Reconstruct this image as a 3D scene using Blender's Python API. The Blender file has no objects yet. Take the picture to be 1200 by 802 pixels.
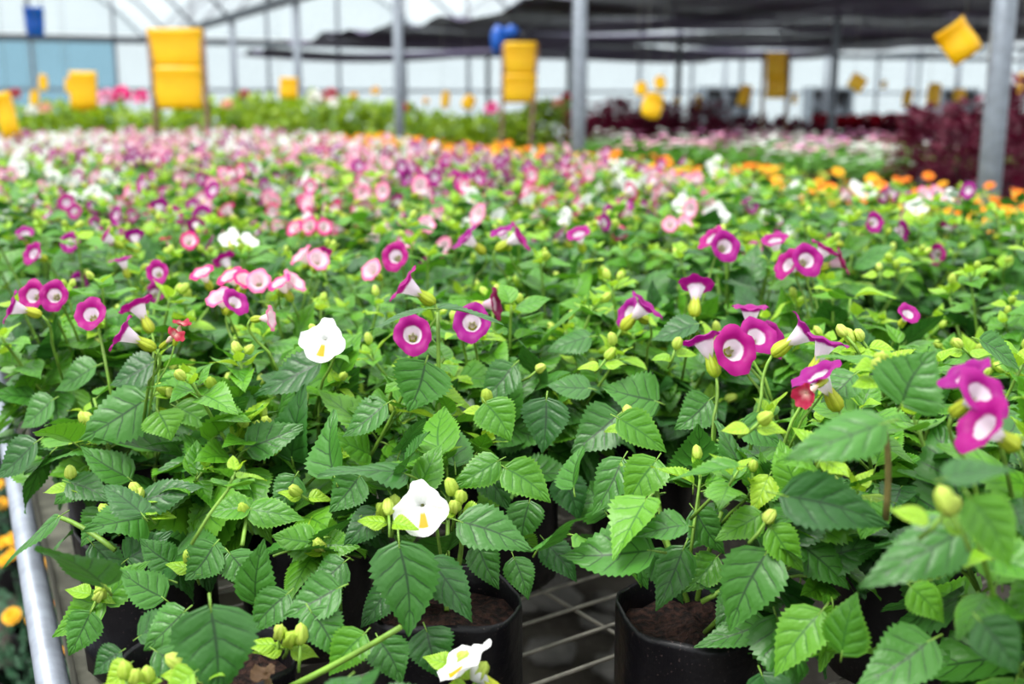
import bpy, math, random
import numpy as np
from mathutils import Vector, Matrix

# ------------------------------------------------------------------ camera, sky, light, exposure
SC = bpy.context.scene
COL = SC.collection
F = 1325.0                      # focal length in pixels of the 1200x802 frame
PITCH = math.radians(12.0)
CAMZ = 1.25                     # eye height above the floor; the bench top is 0.75
CAM = Vector((0, 0, CAMZ))
cd = bpy.data.cameras.new('camera')
cd.sensor_width = 36.0
cd.lens = F * 36.0 / 1200.0
cd.clip_start = 0.02
cd.dof.use_dof = True
cd.dof.focus_distance = 0.86
cd.dof.aperture_fstop = 5.2
cam = bpy.data.objects.new('camera', cd)
COL.objects.link(cam)
cam.location = CAM
cam.rotation_euler = (math.pi / 2 - PITCH, 0, 0)
SC.camera = cam

world = bpy.data.worlds.new('overcast_sky')
SC.world = world
world.use_nodes = True
wn = world.node_tree
wn.nodes.clear()
w_tc = wn.nodes.new('ShaderNodeTexCoord')
w_sep = wn.nodes.new('ShaderNodeSeparateXYZ')
w_ramp = wn.nodes.new('ShaderNodeValToRGB')
w_bg = wn.nodes.new('ShaderNodeBackground')
w_out = wn.nodes.new('ShaderNodeOutputWorld')
wn.links.new(w_tc.outputs['Generated'], w_sep.inputs[0])
wn.links.new(w_sep.outputs['Z'], w_ramp.inputs[0])
wn.links.new(w_ramp.outputs[0], w_bg.inputs[0])
wn.links.new(w_bg.outputs[0], w_out.inputs[0])
w_ramp.color_ramp.elements[0].position = 0.0      # CIE-style overcast: the zenith is brighter than the horizon
w_ramp.color_ramp.elements[0].color = (0.355, 0.375, 0.385, 1)
w_ramp.color_ramp.elements[1].position = 1.0
w_ramp.color_ramp.elements[1].color = (0.97, 1.0, 1.0, 1)
w_bg.inputs[1].default_value = 2.5

sd = bpy.data.lights.new('sun', 'SUN')
sd.energy = 4.2
sd.angle = math.radians(22)
sd.color = (1.0, 0.97, 0.92)
sun = bpy.data.objects.new('sun', sd)
COL.objects.link(sun)
sun.location = (-4, -3, 9)
sun.rotation_euler = Vector((0.42, 0.30, -1.0)).to_track_quat('-Z', 'Y').to_euler()

SC.view_settings.view_transform = 'Standard'
SC.view_settings.look = 'None'
SC.view_settings.gamma = 1.0
SC.view_settings.use_curve_mapping = False
SC.view_settings.exposure = 0.16

# ------------------------------------------------------------------ coordinates
FWD = Vector((0, math.cos(PITCH), -math.sin(PITCH)))
UPV = Vector((0, math.sin(PITCH), math.cos(PITCH)))
RGT = Vector((1, 0, 0))
A26 = math.radians(26)
UD = Vector((-math.sin(A26), math.cos(A26), 0))    # along the benches and the post rows
VD = Vector((math.cos(A26), math.sin(A26), 0))     # across them
ZUP = Vector((0, 0, 1))

def at(px, py, zc):
    return CAM + zc * (FWD + RGT * ((px - 600) / F) + UPV * ((401 - py) / F))

def on_plane(px, py, z):
    d = FWD + RGT * ((px - 600) / F) + UPV * ((401 - py) / F)
    return CAM + d * ((z - CAMZ) / d.z)

def project(p):
    q = Vector(p) - CAM
    zc = q.dot(FWD)
    return 600 + F * q.dot(RGT) / zc, 401 - F * q.dot(UPV) / zc, zc

def uv(u, v, z=0.0):
    p = UD * u + VD * v
    return Vector((p.x, p.y, z))

def uv_of(p):
    return p.x * UD.x + p.y * UD.y, p.x * VD.x + p.y * VD.y

# ------------------------------------------------------------------ material helpers
class NT:
    def __init__(self, name):
        self.m = bpy.data.materials.new(name)
        self.m.use_nodes = True
        self.t = self.m.node_tree
        self.t.nodes.clear()
        self.out = self.t.nodes.new('ShaderNodeOutputMaterial')
    def n(self, typ, **kw):
        nd = self.t.nodes.new(typ)
        for k, v in kw.items():
            setattr(nd, k, v)
        return nd
    def link(self, a, b):
        self.t.links.new(a, b)
    def put(self, sock, v):
        if isinstance(v, bpy.types.NodeSocket):
            self.t.links.new(v, sock)
        else:
            sock.default_value = v
    def math(self, op, a, b=None, c=None, clamp=False):
        nd = self.n('ShaderNodeMath', operation=op, use_clamp=clamp)
        self.put(nd.inputs[0], a)
        if b is not None: self.put(nd.inputs[1], b)
        if c is not None: self.put(nd.inputs[2], c)
        return nd.outputs[0]
    def step(self, x, lo, hi):
        nd = self.n('ShaderNodeMapRange', interpolation_type='SMOOTHSTEP')
        self.put(nd.inputs[0], x); nd.inputs[1].default_value = lo; nd.inputs[2].default_value = hi
        nd.inputs[3].default_value = 0; nd.inputs[4].default_value = 1
        return nd.outputs[0]
    def mix(self, f, a, b):
        nd = self.n('ShaderNodeMix', data_type='RGBA')
        self.put(nd.inputs[0], f); self.put(nd.inputs[6], a); self.put(nd.inputs[7], b)
        return nd.outputs[2]
    def noise(self, scale, detail=3, vec=None, out=0):
        nd = self.n('ShaderNodeTexNoise')
        nd.inputs['Scale'].default_value = scale
        nd.inputs['Detail'].default_value = detail
        if vec is not None: self.link(vec, nd.inputs['Vector'])
        return nd.outputs[out]
    def pbr(self, col, rough=0.5, spec=0.5, bump=None, bstr=0.3, bdist=0.001, metal=0.0):
        nd = self.n('ShaderNodeBsdfPrincipled')
        self.put(nd.inputs['Base Color'], col)
        self.put(nd.inputs['Roughness'], rough)
        self.put(nd.inputs['Specular IOR Level'], spec)
        nd.inputs['Metallic'].default_value = metal
        if bump is not None:
            b = self.n('ShaderNodeBump')
            b.inputs['Strength'].default_value = bstr
            b.inputs['Distance'].default_value = bdist
            self.link(bump, b.inputs['Height'])
            self.link(b.outputs[0], nd.inputs['Normal'])
        return nd.outputs[0]
    def shader_mix(self, f, a, b):
        nd = self.n('ShaderNodeMixShader')
        self.put(nd.inputs[0], f); self.link(a, nd.inputs[1]); self.link(b, nd.inputs[2])
        return nd.outputs[0]
    def done(self, sh):
        self.link(sh, self.out.inputs[0])
        return self.m

def rgba(c):
    return (c[0], c[1], c[2], 1.0)

def plain(name, col, rough=0.5, spec=0.5, var=0.15, scale=20.0, bump=0.0, metal=0.0):
    k = NT(name)
    tc = k.n('ShaderNodeTexCoord')
    nz = k.noise(scale, 4, tc.outputs['Object'])
    c = k.mix(k.step(nz, 0.3, 0.7), rgba([x * (1 - var) for x in col]), rgba([min(1, x * (1 + var)) for x in col]))
    return k.done(k.pbr(c, rough, spec, nz if bump else None, bump, 0.004, metal))

def individual(k):
    """one random number for each leaf, whether it is an object or an island of a mesh"""
    oi = k.n('ShaderNodeObjectInfo')
    ge = k.n('ShaderNodeNewGeometry')
    return k.math('FRACT', k.math('ADD', oi.outputs['Random'], ge.outputs['Random Per Island']))

def leaf_mat(name, c0, c1, vein, edge=None, rough=0.40, transl=0.22, k_lat=5.0, spec=0.42):
    k = NT(name)
    um = k.n('ShaderNodeUVMap')
    sp = k.n('ShaderNodeSeparateXYZ')
    k.link(um.outputs[0], sp.inputs[0])
    wob = k.noise(5.0, 2, um.outputs[0])
    t = k.math('MULTIPLY_ADD', k.math('SUBTRACT', wob, 0.5), 0.07, sp.outputs[0])
    a = k.math('ABSOLUTE', k.math('MULTIPLY_ADD', sp.outputs[1], 2.0, -1.0))
    q = k.math('MULTIPLY', k.math('MULTIPLY_ADD', a, -0.24, t), k_lat)
    fr = k.math('ABSOLUTE', k.math('SUBTRACT', k.math('FRACT', q), 0.5))
    lat = k.math('SUBTRACT', 1.0, k.step(fr, 0.0, 0.085))
    lat = k.math('MULTIPLY', lat, k.math('SUBTRACT', 1.0, k.step(a, 0.6, 0.98)))
    mid = k.math('SUBTRACT', 1.0, k.step(a, 0.0, 0.075))
    vm = k.math('MAXIMUM', lat, mid)
    puff = k.math('MULTIPLY', k.step(fr, 0.0, 0.34), k.step(a, 0.0, 0.3))
    tc = k.n('ShaderNodeTexCoord')
    vo = k.n('ShaderNodeTexVoronoi')
    vo.inputs['Scale'].default_value = 13
    k.link(um.outputs[0], vo.inputs['Vector'])
    cell = vo.outputs['Distance']
    h = k.math('MULTIPLY_ADD', cell, -0.35, k.math('MULTIPLY', puff, k.math('SUBTRACT', 1.0, k.step(a, 0.55, 1.0))))
    rnd = individual(k)
    col = k.mix(rnd, rgba(c0), rgba(c1))
    col = k.mix(k.math('MULTIPLY', k.noise(3.0, 2, um.outputs[0]), 0.35), col, rgba([x * 1.35 for x in c1]))
    col = k.mix(k.math('MULTIPLY', vm, 0.85), col, rgba(vein))
    if edge:
        col = k.mix(k.math('MULTIPLY', k.step(a, 0.82, 1.0), 0.6), col, rgba(edge))
    b = k.pbr(col, rough, spec, h, 0.42, 0.0013)
    tr = k.n('ShaderNodeBsdfTranslucent')
    k.link(k.mix(0.5, col, rgba([min(1, x * 2.1) for x in c1])), tr.inputs[0])
    return k.done(k.shader_mix(transl, b, tr.outputs[0]))

def petal_mat(name, body, rim, lo=0.53, hi=0.60, spot=None, base=(0.85, 0.75, 0.35), rim2=None, transl=0.3):
    k = NT(name)
    um = k.n('ShaderNodeUVMap')
    sp = k.n('ShaderNodeSeparateXYZ')
    k.link(um.outputs[0], sp.inputs[0])
    u, v = sp.outputs[0], sp.outputs[1]
    nz = k.noise(9.0, 2, um.outputs[0])
    vv = k.math('MULTIPLY_ADD', k.math('SUBTRACT', nz, 0.5), 0.10, v)
    m = k.step(vv, lo, hi)
    rnd = individual(k)
    rc = k.mix(rnd, rgba(rim), rgba(rim2 or rim))
    col = k.mix(m, rgba(body), rc)
    col = k.mix(k.math('SUBTRACT', 1.0, k.step(v, 0.05, 0.3)), col, rgba(base))
    if spot:
        su = k.math('SUBTRACT', 1.0, k.step(k.math('ABSOLUTE', k.math('SUBTRACT', u, 0.75)), 0.03, 0.055))
        sv = k.math('SUBTRACT', 1.0, k.step(k.math('ABSOLUTE', k.math('SUBTRACT', v, 0.72)), 0.05, 0.08))
        col = k.mix(k.math('MULTIPLY', su, sv), col, rgba(spot))
    b = k.pbr(col, 0.5, 0.3, k.noise(60, 2, um.outputs[0]), 0.15, 0.0005)
    tr = k.n('ShaderNodeBsdfTranslucent')
    k.link(col, tr.inputs[0])
    return k.done(k.shader_mix(transl, b, tr.outputs[0]))

M = {}
M['leaf_mature'] = leaf_mat('leaf_mature', (0.008, 0.056, 0.012), (0.050, 0.185, 0.018), (0.002, 0.016, 0.004), transl=0.12)
M['leaf_fresh'] = leaf_mat('leaf_fresh', (0.038, 0.165, 0.010), (0.105, 0.300, 0.014), (0.015, 0.095, 0.008), edge=(0.14, 0.35, 0.028), transl=0.2)
M['leaf_young'] = leaf_mat('leaf_young', (0.16, 0.40, 0.018), (0.34, 0.54, 0.028), (0.11, 0.28, 0.012), edge=(0.40, 0.58, 0.05), transl=0.3)
M['stem'] = plain('stem', (0.16, 0.30, 0.035), 0.5, 0.4, 0.35, 60)
M['stem_brown'] = plain('stem_brown', (0.13, 0.11, 0.03), 0.5, 0.4, 0.35, 60)
M['bud'] = leaf_mat('bud', (0.36, 0.55, 0.04), (0.60, 0.72, 0.14), (0.34, 0.50, 0.03), rough=0.45, transl=0.25, k_lat=0.0)
M['calyx'] = leaf_mat('calyx', (0.34, 0.50, 0.025), (0.52, 0.56, 0.04), (0.28, 0.30, 0.02), rough=0.45, transl=0.2, k_lat=0.0)
M['purple'] = petal_mat('petal_purple', (0.82, 0.70, 0.80), (0.40, 0.0015, 0.19), rim2=(0.30, 0.001, 0.21))
M['deep'] = petal_mat('petal_deep', (0.70, 0.45, 0.58), (0.20, 0.001, 0.06), rim2=(0.28, 0.002, 0.09))
M['rose'] = petal_mat('petal_rose', (0.85, 0.66, 0.73), (0.68, 0.015, 0.17), rim2=(0.62, 0.012, 0.22), lo=0.62, hi=0.78)
M['pink'] = petal_mat('petal_pink', (0.84, 0.62, 0.69), (0.72, 0.07, 0.27), rim2=(0.80, 0.20, 0.40), lo=0.60, hi=0.92)
M['white'] = petal_mat('petal_white', (0.84, 0.84, 0.84), (0.85, 0.85, 0.84), spot=(0.95, 0.38, 0.005), base=(0.85, 0.88, 0.6))
M['dried'] = petal_mat('petal_dried', (0.26, 0.17, 0.09), (0.18, 0.10, 0.05), base=(0.3, 0.25, 0.1))
M['wilted'] = petal_mat('petal_wilted', (0.85, 0.62, 0.52), (0.36, 0.006, 0.03), rim2=(0.45, 0.02, 0.07), lo=0.5, hi=0.75)

# ------------------------------------------------------------------ mesh helpers
class Geo:
    """vertices, faces, a uv per vertex, a material slot per face"""
    def __init__(self):
        self.v = []; self.f = []; self.uv = []; self.mi = []
    def add(self, v, f, uvs=None, mi=0):
        o = len(self.v)
        self.v.extend([tuple(p) for p in v])
        self.f.extend([tuple(i + o for i in q) for q in f])
        self.uv.extend(uvs if uvs is not None else [(0.5, 0.5)] * len(v))
        self.mi.extend([mi] * len(f))
        return self
    def merge(self, g, mat=None, mi=None, mis=None):
        o = len(self.v)
        if mat is None:
            self.v.extend(g.v)
        else:
            a = np.array(mat)
            p = np.array(g.v) @ a[:3, :3].T + a[:3, 3]
            self.v.extend(map(tuple, p.tolist()))
        self.f.extend([tuple(i + o for i in q) for q in g.f])
        self.uv.extend(g.uv)
        if mis is not None: self.mi.extend([mis[i] for i in g.mi])
        else: self.mi.extend(g.mi if mi is None else [mi] * len(g.f))
        return self
    def box(self, c, s, rot=None, mi=0):
        x, y, z = s[0] / 2, s[1] / 2, s[2] / 2
        vs = [Vector((i, j, k)) for i in (-x, x) for j in (-y, y) for k in (-z, z)]
        if rot is not None: vs = [rot @ p for p in vs]
        vs = [p + Vector(c) for p in vs]
        fs = [(0, 1, 3, 2), (4, 6, 7, 5), (0, 4, 5, 1), (2, 3, 7, 6), (0, 2, 6, 4), (1, 5, 7, 3)]
        return self.add(vs, fs, mi=mi)
    def tube(self, pts, rad, n=6, mi=0, cap=True):
        pts = [Vector(p) for p in pts]
        m = len(pts)
        rad = [rad] * m if not isinstance(rad, (list, tuple)) else rad
        vs = []; fs = []; uvs = []
        ref = None
        for i, p in enumerate(pts):
            d = (pts[min(i + 1, m - 1)] - pts[max(i - 1, 0)]).normalized()
            if ref is None:
                ref = d.orthogonal().normalized()
            ref = (ref - d * ref.dot(d)).normalized()
            b = d.cross(ref)
            for k in range(n):
                an = 2 * math.pi * k / n
                vs.append(p + (ref * math.cos(an) + b * math.sin(an)) * rad[i])
                uvs.append((i / max(1, m - 1), k / n))
        for i in range(m - 1):
            for k in range(n):
                fs.append((i * n + k, i * n + (k + 1) % n, (i + 1) * n + (k + 1) % n, (i + 1) * n + k))
        if cap:
            fs.append(tuple(range(n - 1, -1, -1)))
            fs.append(tuple((m - 1) * n + k for k in range(n)))
        return self.add(vs, fs, uvs, mi)
    def mesh(self, name, mats, smooth=True):
        me = bpy.data.meshes.new(name)
        me.from_pydata(self.v, [], self.f)
        l = me.uv_layers.new(name='UVMap')
        vi = np.empty(len(me.loops), dtype=np.int32)
        me.loops.foreach_get('vertex_index', vi)
        l.data.foreach_set('uv', np.array(self.uv, dtype=np.float32)[vi].ravel())
        me.polygons.foreach_set('material_index', np.array(self.mi, dtype=np.int32))
        me.polygons.foreach_set('use_smooth', np.full(len(self.f), smooth, dtype=bool))
        for m in (mats if isinstance(mats, (list, tuple)) else [mats]):
            me.materials.append(m)
        me.update()
        return me

def obj(name, me, parent=None, mat=None):
    o = bpy.data.objects.new(name, me)
    COL.objects.link(o)
    if parent is not None: o.parent = parent
    if mat is not None: o.matrix_basis = mat
    return o

def tag(o, label, cat, group=None, kind=None):
    o['label'] = label
    if cat: o['category'] = cat
    if group: o['group'] = group
    if kind: o['kind'] = kind
    return o

def empty(name, loc=(0, 0, 0), rz=0.0):
    o = bpy.data.objects.new(name, None)
    COL.objects.link(o)
    o.empty_display_size = 0.05
    o.location = loc
    o.rotation_euler = (0, 0, rz)
    return o

def structure(name, me, parent=None, mat=None):
    o = obj(name, me, parent, mat)
    if parent is None: o['kind'] = 'structure'
    return o

def basis(x, nrm, origin, sx=1.0, sy=1.0, sz=1.0):
    """matrix whose X runs along x and whose Z is nrm made perpendicular to it"""
    x = x.normalized()
    z = nrm - x * nrm.dot(x)
    if z.length < 1e-4: z = x.orthogonal()
    z.normalize()
    y = z.cross(x)
    return Matrix(((x.x * sx, y.x * sy, z.x * sz, origin.x),
                   (x.y * sx, y.y * sy, z.y * sz, origin.y),
                   (x.z * sx, y.z * sy, z.z * sz, origin.z),
                   (0, 0, 0, 1)))

def aim_z(z, up, origin, s=1.0, roll=0.0):
    """matrix whose Z points along z and whose Y leans to up"""
    z = z.normalized()
    y = up - z * up.dot(z)
    if y.length < 1e-4: y = z.orthogonal()
    y.normalize()
    x = y.cross(z)
    m = Matrix(((x.x * s, y.x * s, z.x * s, origin.x), (x.y * s, y.y * s, z.y * s, origin.y),
                (x.z * s, y.z * s, z.z * s, origin.z), (0, 0, 0, 1)))
    return m @ Matrix.Rotation(roll, 4, 'Z') if roll else m

# ------------------------------------------------------------------ the building
M['floor'] = None
k = NT('packed_earth_floor')
tc = k.n('ShaderNodeTexCoord')
n1 = k.noise(2.0, 5, tc.outputs['Object']); n2 = k.noise(40, 4, tc.outputs['Object'])
c = k.mix(k.step(n1, 0.35, 0.65), rgba((0.022, 0.017, 0.012)), rgba((0.06, 0.052, 0.04)))
c = k.mix(k.math('MULTIPLY', k.step(n2, 0.5, 0.7), 0.5), c, rgba((0.10, 0.09, 0.075)))
M['floor'] = k.done(k.pbr(c, 0.85, 0.3, n2, 0.6, 0.01))

def film(name, tint, clear, var=0.08):
    k = NT(name)
    tc = k.n('ShaderNodeTexCoord')
    nz = k.noise(1.3, 3, tc.outputs['Object'])
    tr = k.n('ShaderNodeBsdfTransparent')
    tl = k.n('ShaderNodeBsdfTranslucent')
    col = k.mix(nz, rgba([x * (1 - var) for x in tint]), rgba(tint))
    k.link(col, tr.inputs[0]); k.link(col, tl.inputs[0])
    return k.done(k.shader_mix(clear, tl.outputs[0], tr.outputs[0]))
M['film_roof'] = film('clear_roof_film', (0.97, 0.98, 0.99), 0.85)
M['film_wall'] = film('white_wall_film', (0.93, 0.975, 0.99), 0.75)
M['film_blue'] = film('blue_wall_film', (0.58, 0.76, 0.84), 0.75, 0.12)
M['steel'] = plain('galvanised_steel', (0.17, 0.195, 0.23), 0.5, 0.5, 0.15, 30, 0.1, 0.3)
M['steel_dark'] = plain('weathered_steel', (0.07, 0.085, 0.10), 0.5, 0.5, 0.2, 30, 0.1, 0.4)

g = Geo()
g.box((2, 10, -0.05), (70, 60, 0.1))
structure('floor', g.mesh('floor', M['floor'], False))

ROWV = [2.93 + 4.77 * i for i in range(-2, 6)]      # post rows across the houses
GUT = 2.14                                         # gutter height
UEND = 19.0
UBEG = -3.0
def arch(v0, v1, s):
    h = 1.25
    return v0 + (v1 - v0) * s, GUT + 0.05 + h * math.sin(math.pi * s) ** 0.8

for bi in range(len(ROWV) - 1):
    v0, v1 = ROWV[bi], ROWV[bi + 1]
    n = 14
    g = Geo()
    vs = []
    for i in range(n + 1):
        vv, zz = arch(v0, v1, i / n)
        vs += [uv(UBEG, vv, zz), uv(UEND, vv, zz)]
    g.add(vs, [(2 * i, 2 * i + 1, 2 * i + 3, 2 * i + 2) for i in range(n)])
    ce = structure('ceiling', g.mesh('roof_film', M['film_roof']))
    ce['label'] = 'clear plastic film vault over the greenhouse bay'
    if bi in (1, 2, 3):
        for j in range(12):
            uu = UBEG + 0.6 + j * 1.95
            gg = Geo().tube([uv(uu, *arch(v0, v1, i / 12)) - Vector((0, 0, 0.03)) for i in range(13)], 0.019, 6)
            obj('roof_rib', gg.mesh('roof_rib', M['steel']), ce)
        for s in (0.25, 0.42, 0.58, 0.75):
            vv, zz = arch(v0, v1, s)
            gg = Geo().tube([uv(UBEG, vv, zz - 0.05), uv(UEND, vv, zz - 0.05)], 0.014, 6)
            obj('purlin', gg.mesh('purlin', M['steel']), ce)

# posts: rows with 2.65 m between posts, and the gutter beam that each row carries
post_me = Geo().tube([(0, 0, 0), (0, 0, GUT)], 0.036, 14).mesh('post_tube', M['steel'])
plate_me = Geo().box((0, 0, 0.01), (0.16, 0.16, 0.02)).mesh('base_plate', M['steel_dark'], False)
ROW_U0 = {0: 2.57, 1: 8.70 - 2.65, 2: 8.97, 3: 12.0}
post_labels = {(0, 0): 'thick galvanised steel post beside the tilted yellow sticky card',
               (0, 1): 'galvanised steel post rising from the orange marigold bed',
               (0, 2): 'galvanised steel post behind the leafy green shrubs below the net corner'}
for ri, rv in enumerate(ROWV[2:6]):
    gb = Geo().box((0, 0, 0), (0.085, UEND - UBEG, 0.075))
    R = Matrix.Rotation(A26, 4, 'Z')
    p = uv((UBEG + UEND) / 2, rv, GUT + 0.0375)
    b = structure('beam', gb.mesh('gutter_beam', M['steel_dark'], False), None, Matrix.Translation(p) @ R)
    b['label'] = 'dark steel gutter beam along a post row'
    for j in range(8):
        uu = ROW_U0[ri] + 2.65 * j
        if uu > UEND - 0.3: break
        px, py, zc = project(uv(uu, rv, 1.3))
        if not (-40 < px < 1240): continue
        t = empty('support_post', uv(uu, rv, 0), A26)
        obj('post_tube', post_me, t); obj('base_plate', plate_me, t)
        tag(t, post_labels.get((ri, j), 'slim galvanised steel support post in the rows under the dark shade net' if ri else 'galvanised steel support post under the slanting gutter beam'),
            'post', 'greenhouse support posts')

# end wall: studs and rails with film panels between them
we = empty('wall_end', uv(UEND, 0, 0), A26)
we['kind'] = 'structure'
we['label'] = 'far end wall of translucent film panels between slim steel studs'
V0, V1, SP = -2.4, 26.4, 1.2
pan_me = {}
def panel(w, h, mat):
    key = (round(w, 3), round(h, 3), mat)
    if key not in pan_me:
        gg = Geo().box((0, 0, 0), (w, 0.012, h))
        pan_me[key] = gg.mesh('panel', M[mat], False)
    return pan_me[key]
nst = int((V1 - V0) / SP)
for i in range(nst):
    va = V0 + i * SP
    mat = 'film_blue' if va < 2.3 else 'film_wall'
    for (z0, z1) in ((0.25, 1.42), (1.45, GUT)):
        obj('panel', panel(SP - 0.05, z1 - z0, mat), we, Matrix.Translation((va + SP / 2, 0, (z0 + z1) / 2)))
    obj('panel', panel(SP - 0.05, 1.1, 'film_wall'), we, Matrix.Translation((va + SP / 2, 0.02, GUT + 0.12 + 0.55)))
stud_me = Geo().box((0, 0, 0), (0.045, 0.05, GUT + 1.2)).mesh('stud', M['steel'], False)
for i in range(nst + 1):
    obj('stud', stud_me, we, Matrix.Translation((V0 + i * SP, -0.01, (GUT + 1.2) / 2)))
for z, h in ((0.12, 0.24), (1.435, 0.05), (GUT + 0.05, 0.1)):
    obj('rail', Geo().box(((V0 + V1) / 2, -0.03, z), (V1 - V0, 0.05, h)).mesh('rail', M['steel_dark' if z > 2 else 'steel'], False), we)

# dark shade net, hung in strips under the bays at the far side
k = NT('shade_net')
tc = k.n('ShaderNodeTexCoord')
mp = k.n('ShaderNodeMapping')
mp.inputs['Rotation'].default_value = (0, 0, -A26)
mp.inputs['Scale'].default_value = (0.35, 2.4, 1.0)
k.link(tc.outputs['Object'], mp.inputs[0])
nz = k.noise(1.0, 4, mp.outputs[0])
df = k.pbr(k.mix(nz, rgba((0.030, 0.024, 0.048)), rgba((0.11, 0.09, 0.16))), 0.8, 0.2)
tr = k.n('ShaderNodeBsdfTransparent')
M['net'] = k.done(k.shader_mix(k.math('MULTIPLY_ADD', k.step(nz, 0.45, 0.75), 0.16, 0.03), df, tr.outputs[0]))

def net_strip(u0, u1, va, vb, z0, seed, label):
    r = random.Random(seed)
    nu, nv = 14, 60
    ph = [r.uniform(0, 6.28) for _ in range(6)]
    vs = []
    for i in range(nu + 1):
        s = i / nu
        for j in range(nv + 1):
            w = j / nv
            v = va + (vb - va) * w
            u = u0 + (u1 - u0) * s + 0.12 * math.sin(v * 0.9 + ph[0]) * (1 if i in (0, nu) else 0.6)
            z = z0 - 0.05 * math.sin(math.pi * s) - 0.05 * abs(math.sin(math.pi * (v - 2.93) / 4.77))
            z += 0.035 * math.sin(9 * s + 0.8 * v + ph[1]) + 0.02 * math.sin(17 * s - 0.5 * v + ph[2])
            z += 0.03 * math.sin(0.7 * v + ph[3])
            vs.append(uv(u, v, z))
    fs = [(i * (nv + 1) + j, i * (nv + 1) + j + 1, (i + 1) * (nv + 1) + j + 1, (i + 1) * (nv + 1) + j) for i in range(nu) for j in range(nv)]
    o = obj('shade_net', Geo().add(vs, fs).mesh('shade_net', M['net']))
    tag(o, label, 'shade net', 'dark shade net strips')
us = [5.6, 8.0, 10.5, 12.9, 15.3, 17.6]
for i in range(5):
    net_strip(us[i] + 0.02, us[i + 1] - 0.03, 3.85 + 0.1 * (i % 2), 12.1, GUT - 0.10 + 0.01 * (i % 2) - 0.008 * i, i,
              ['first dark shade net strip over the thick posts and orange marigolds', 'second dark shade net strip counted back from the orange marigolds', 'middle strip of the five dark shade nets under the roof',
               'dark shade net strip next but one to the end wall', 'dark shade net strip hanging right before the end wall'][i])

# exhaust fan units in the end wall
M['dark_grille'] = plain('dark_fan_interior', (0.02, 0.02, 0.025), 0.6, 0.4, 0.4, 20)
M['fan_frame'] = plain('fan_frame', (0.25, 0.29, 0.33), 0.5, 0.5, 0.1, 20, 0, 0.3)
fan_lab = ['dark square exhaust fan in end wall behind low maroon foliage',
           'dark square exhaust fan in end wall beside staked yellow card',
           'dark square exhaust fan in end wall behind tall maroon plants']
def exhaust_fan(v, label, wdt=1.1):
    t = empty('exhaust_fan', uv(UEND - 0.08, v, 0.42), A26)
    tag(t, label, 'fan', 'exhaust fans in the end wall')
    w = wdt
    obj('back_box', Geo().box((0, 0.02, w / 2), (w, 0.06, w)).mesh('back_box', M['dark_grille'], False), t)
    for s in (-1, 1):
        obj('frame_side', Geo().box((s * w / 2, -0.08, w / 2), (0.06, 0.26, w + 0.06)).mesh('frame_side', M['fan_frame'], False), t)
        obj('frame_bar', Geo().box((0, -0.08, w / 2 + s * w / 2), (w, 0.26, 0.06)).mesh('frame_bar', M['fan_frame'], False), t)
    obj('hub', Geo().tube([(0, -0.10, w / 2), (0, -0.02, w / 2)], 0.09, 12).mesh('hub', M['steel']), t)
    for q in range(6):
        an = q * math.pi / 3 + 0.3
        d = Vector((math.cos(an), 0, math.sin(an))); s = Vector((-math.sin(an), 0, math.cos(an)))
        c0 = Vector((0, -0.06, w / 2))
        vs = [c0 + d * 0.08 - s * 0.03, c0 + d * 0.46 - s * 0.12, c0 + d * 0.46 + s * 0.10 + Vector((0, 0.03, 0)), c0 + d * 0.08 + s * 0.04 + Vector((0, 0.02, 0))]
        vs += [p + Vector((0, 0.006, 0)) for p in vs]
        obj('blade', Geo().add(vs, [(0, 1, 2, 3), (7, 6, 5, 4), (0, 4, 5, 1), (1, 5, 6, 2), (2, 6, 7, 3), (3, 7, 4, 0)]).mesh('blade', M['steel'], False), t)
for v, l in zip((13.9, 16.55, 20.2), fan_lab):
    exhaust_fan(v, l)

# ------------------------------------------------------------------ benches
BZ = 0.75
M['rail'] = plain('bright_galvanised_pipe', (0.30, 0.33, 0.39), 0.36, 0.5, 0.12, 40, 0.08, 0.35)
M['wire'] = plain('dusty_galvanised_wire', (0.24, 0.225, 0.19), 0.55, 0.4, 0.25, 50, 0, 0.15)
M['angle'] = plain('weathered_bench_frame', (0.11, 0.11, 0.085), 0.75, 0.3, 0.4, 25, 0.3)

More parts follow.
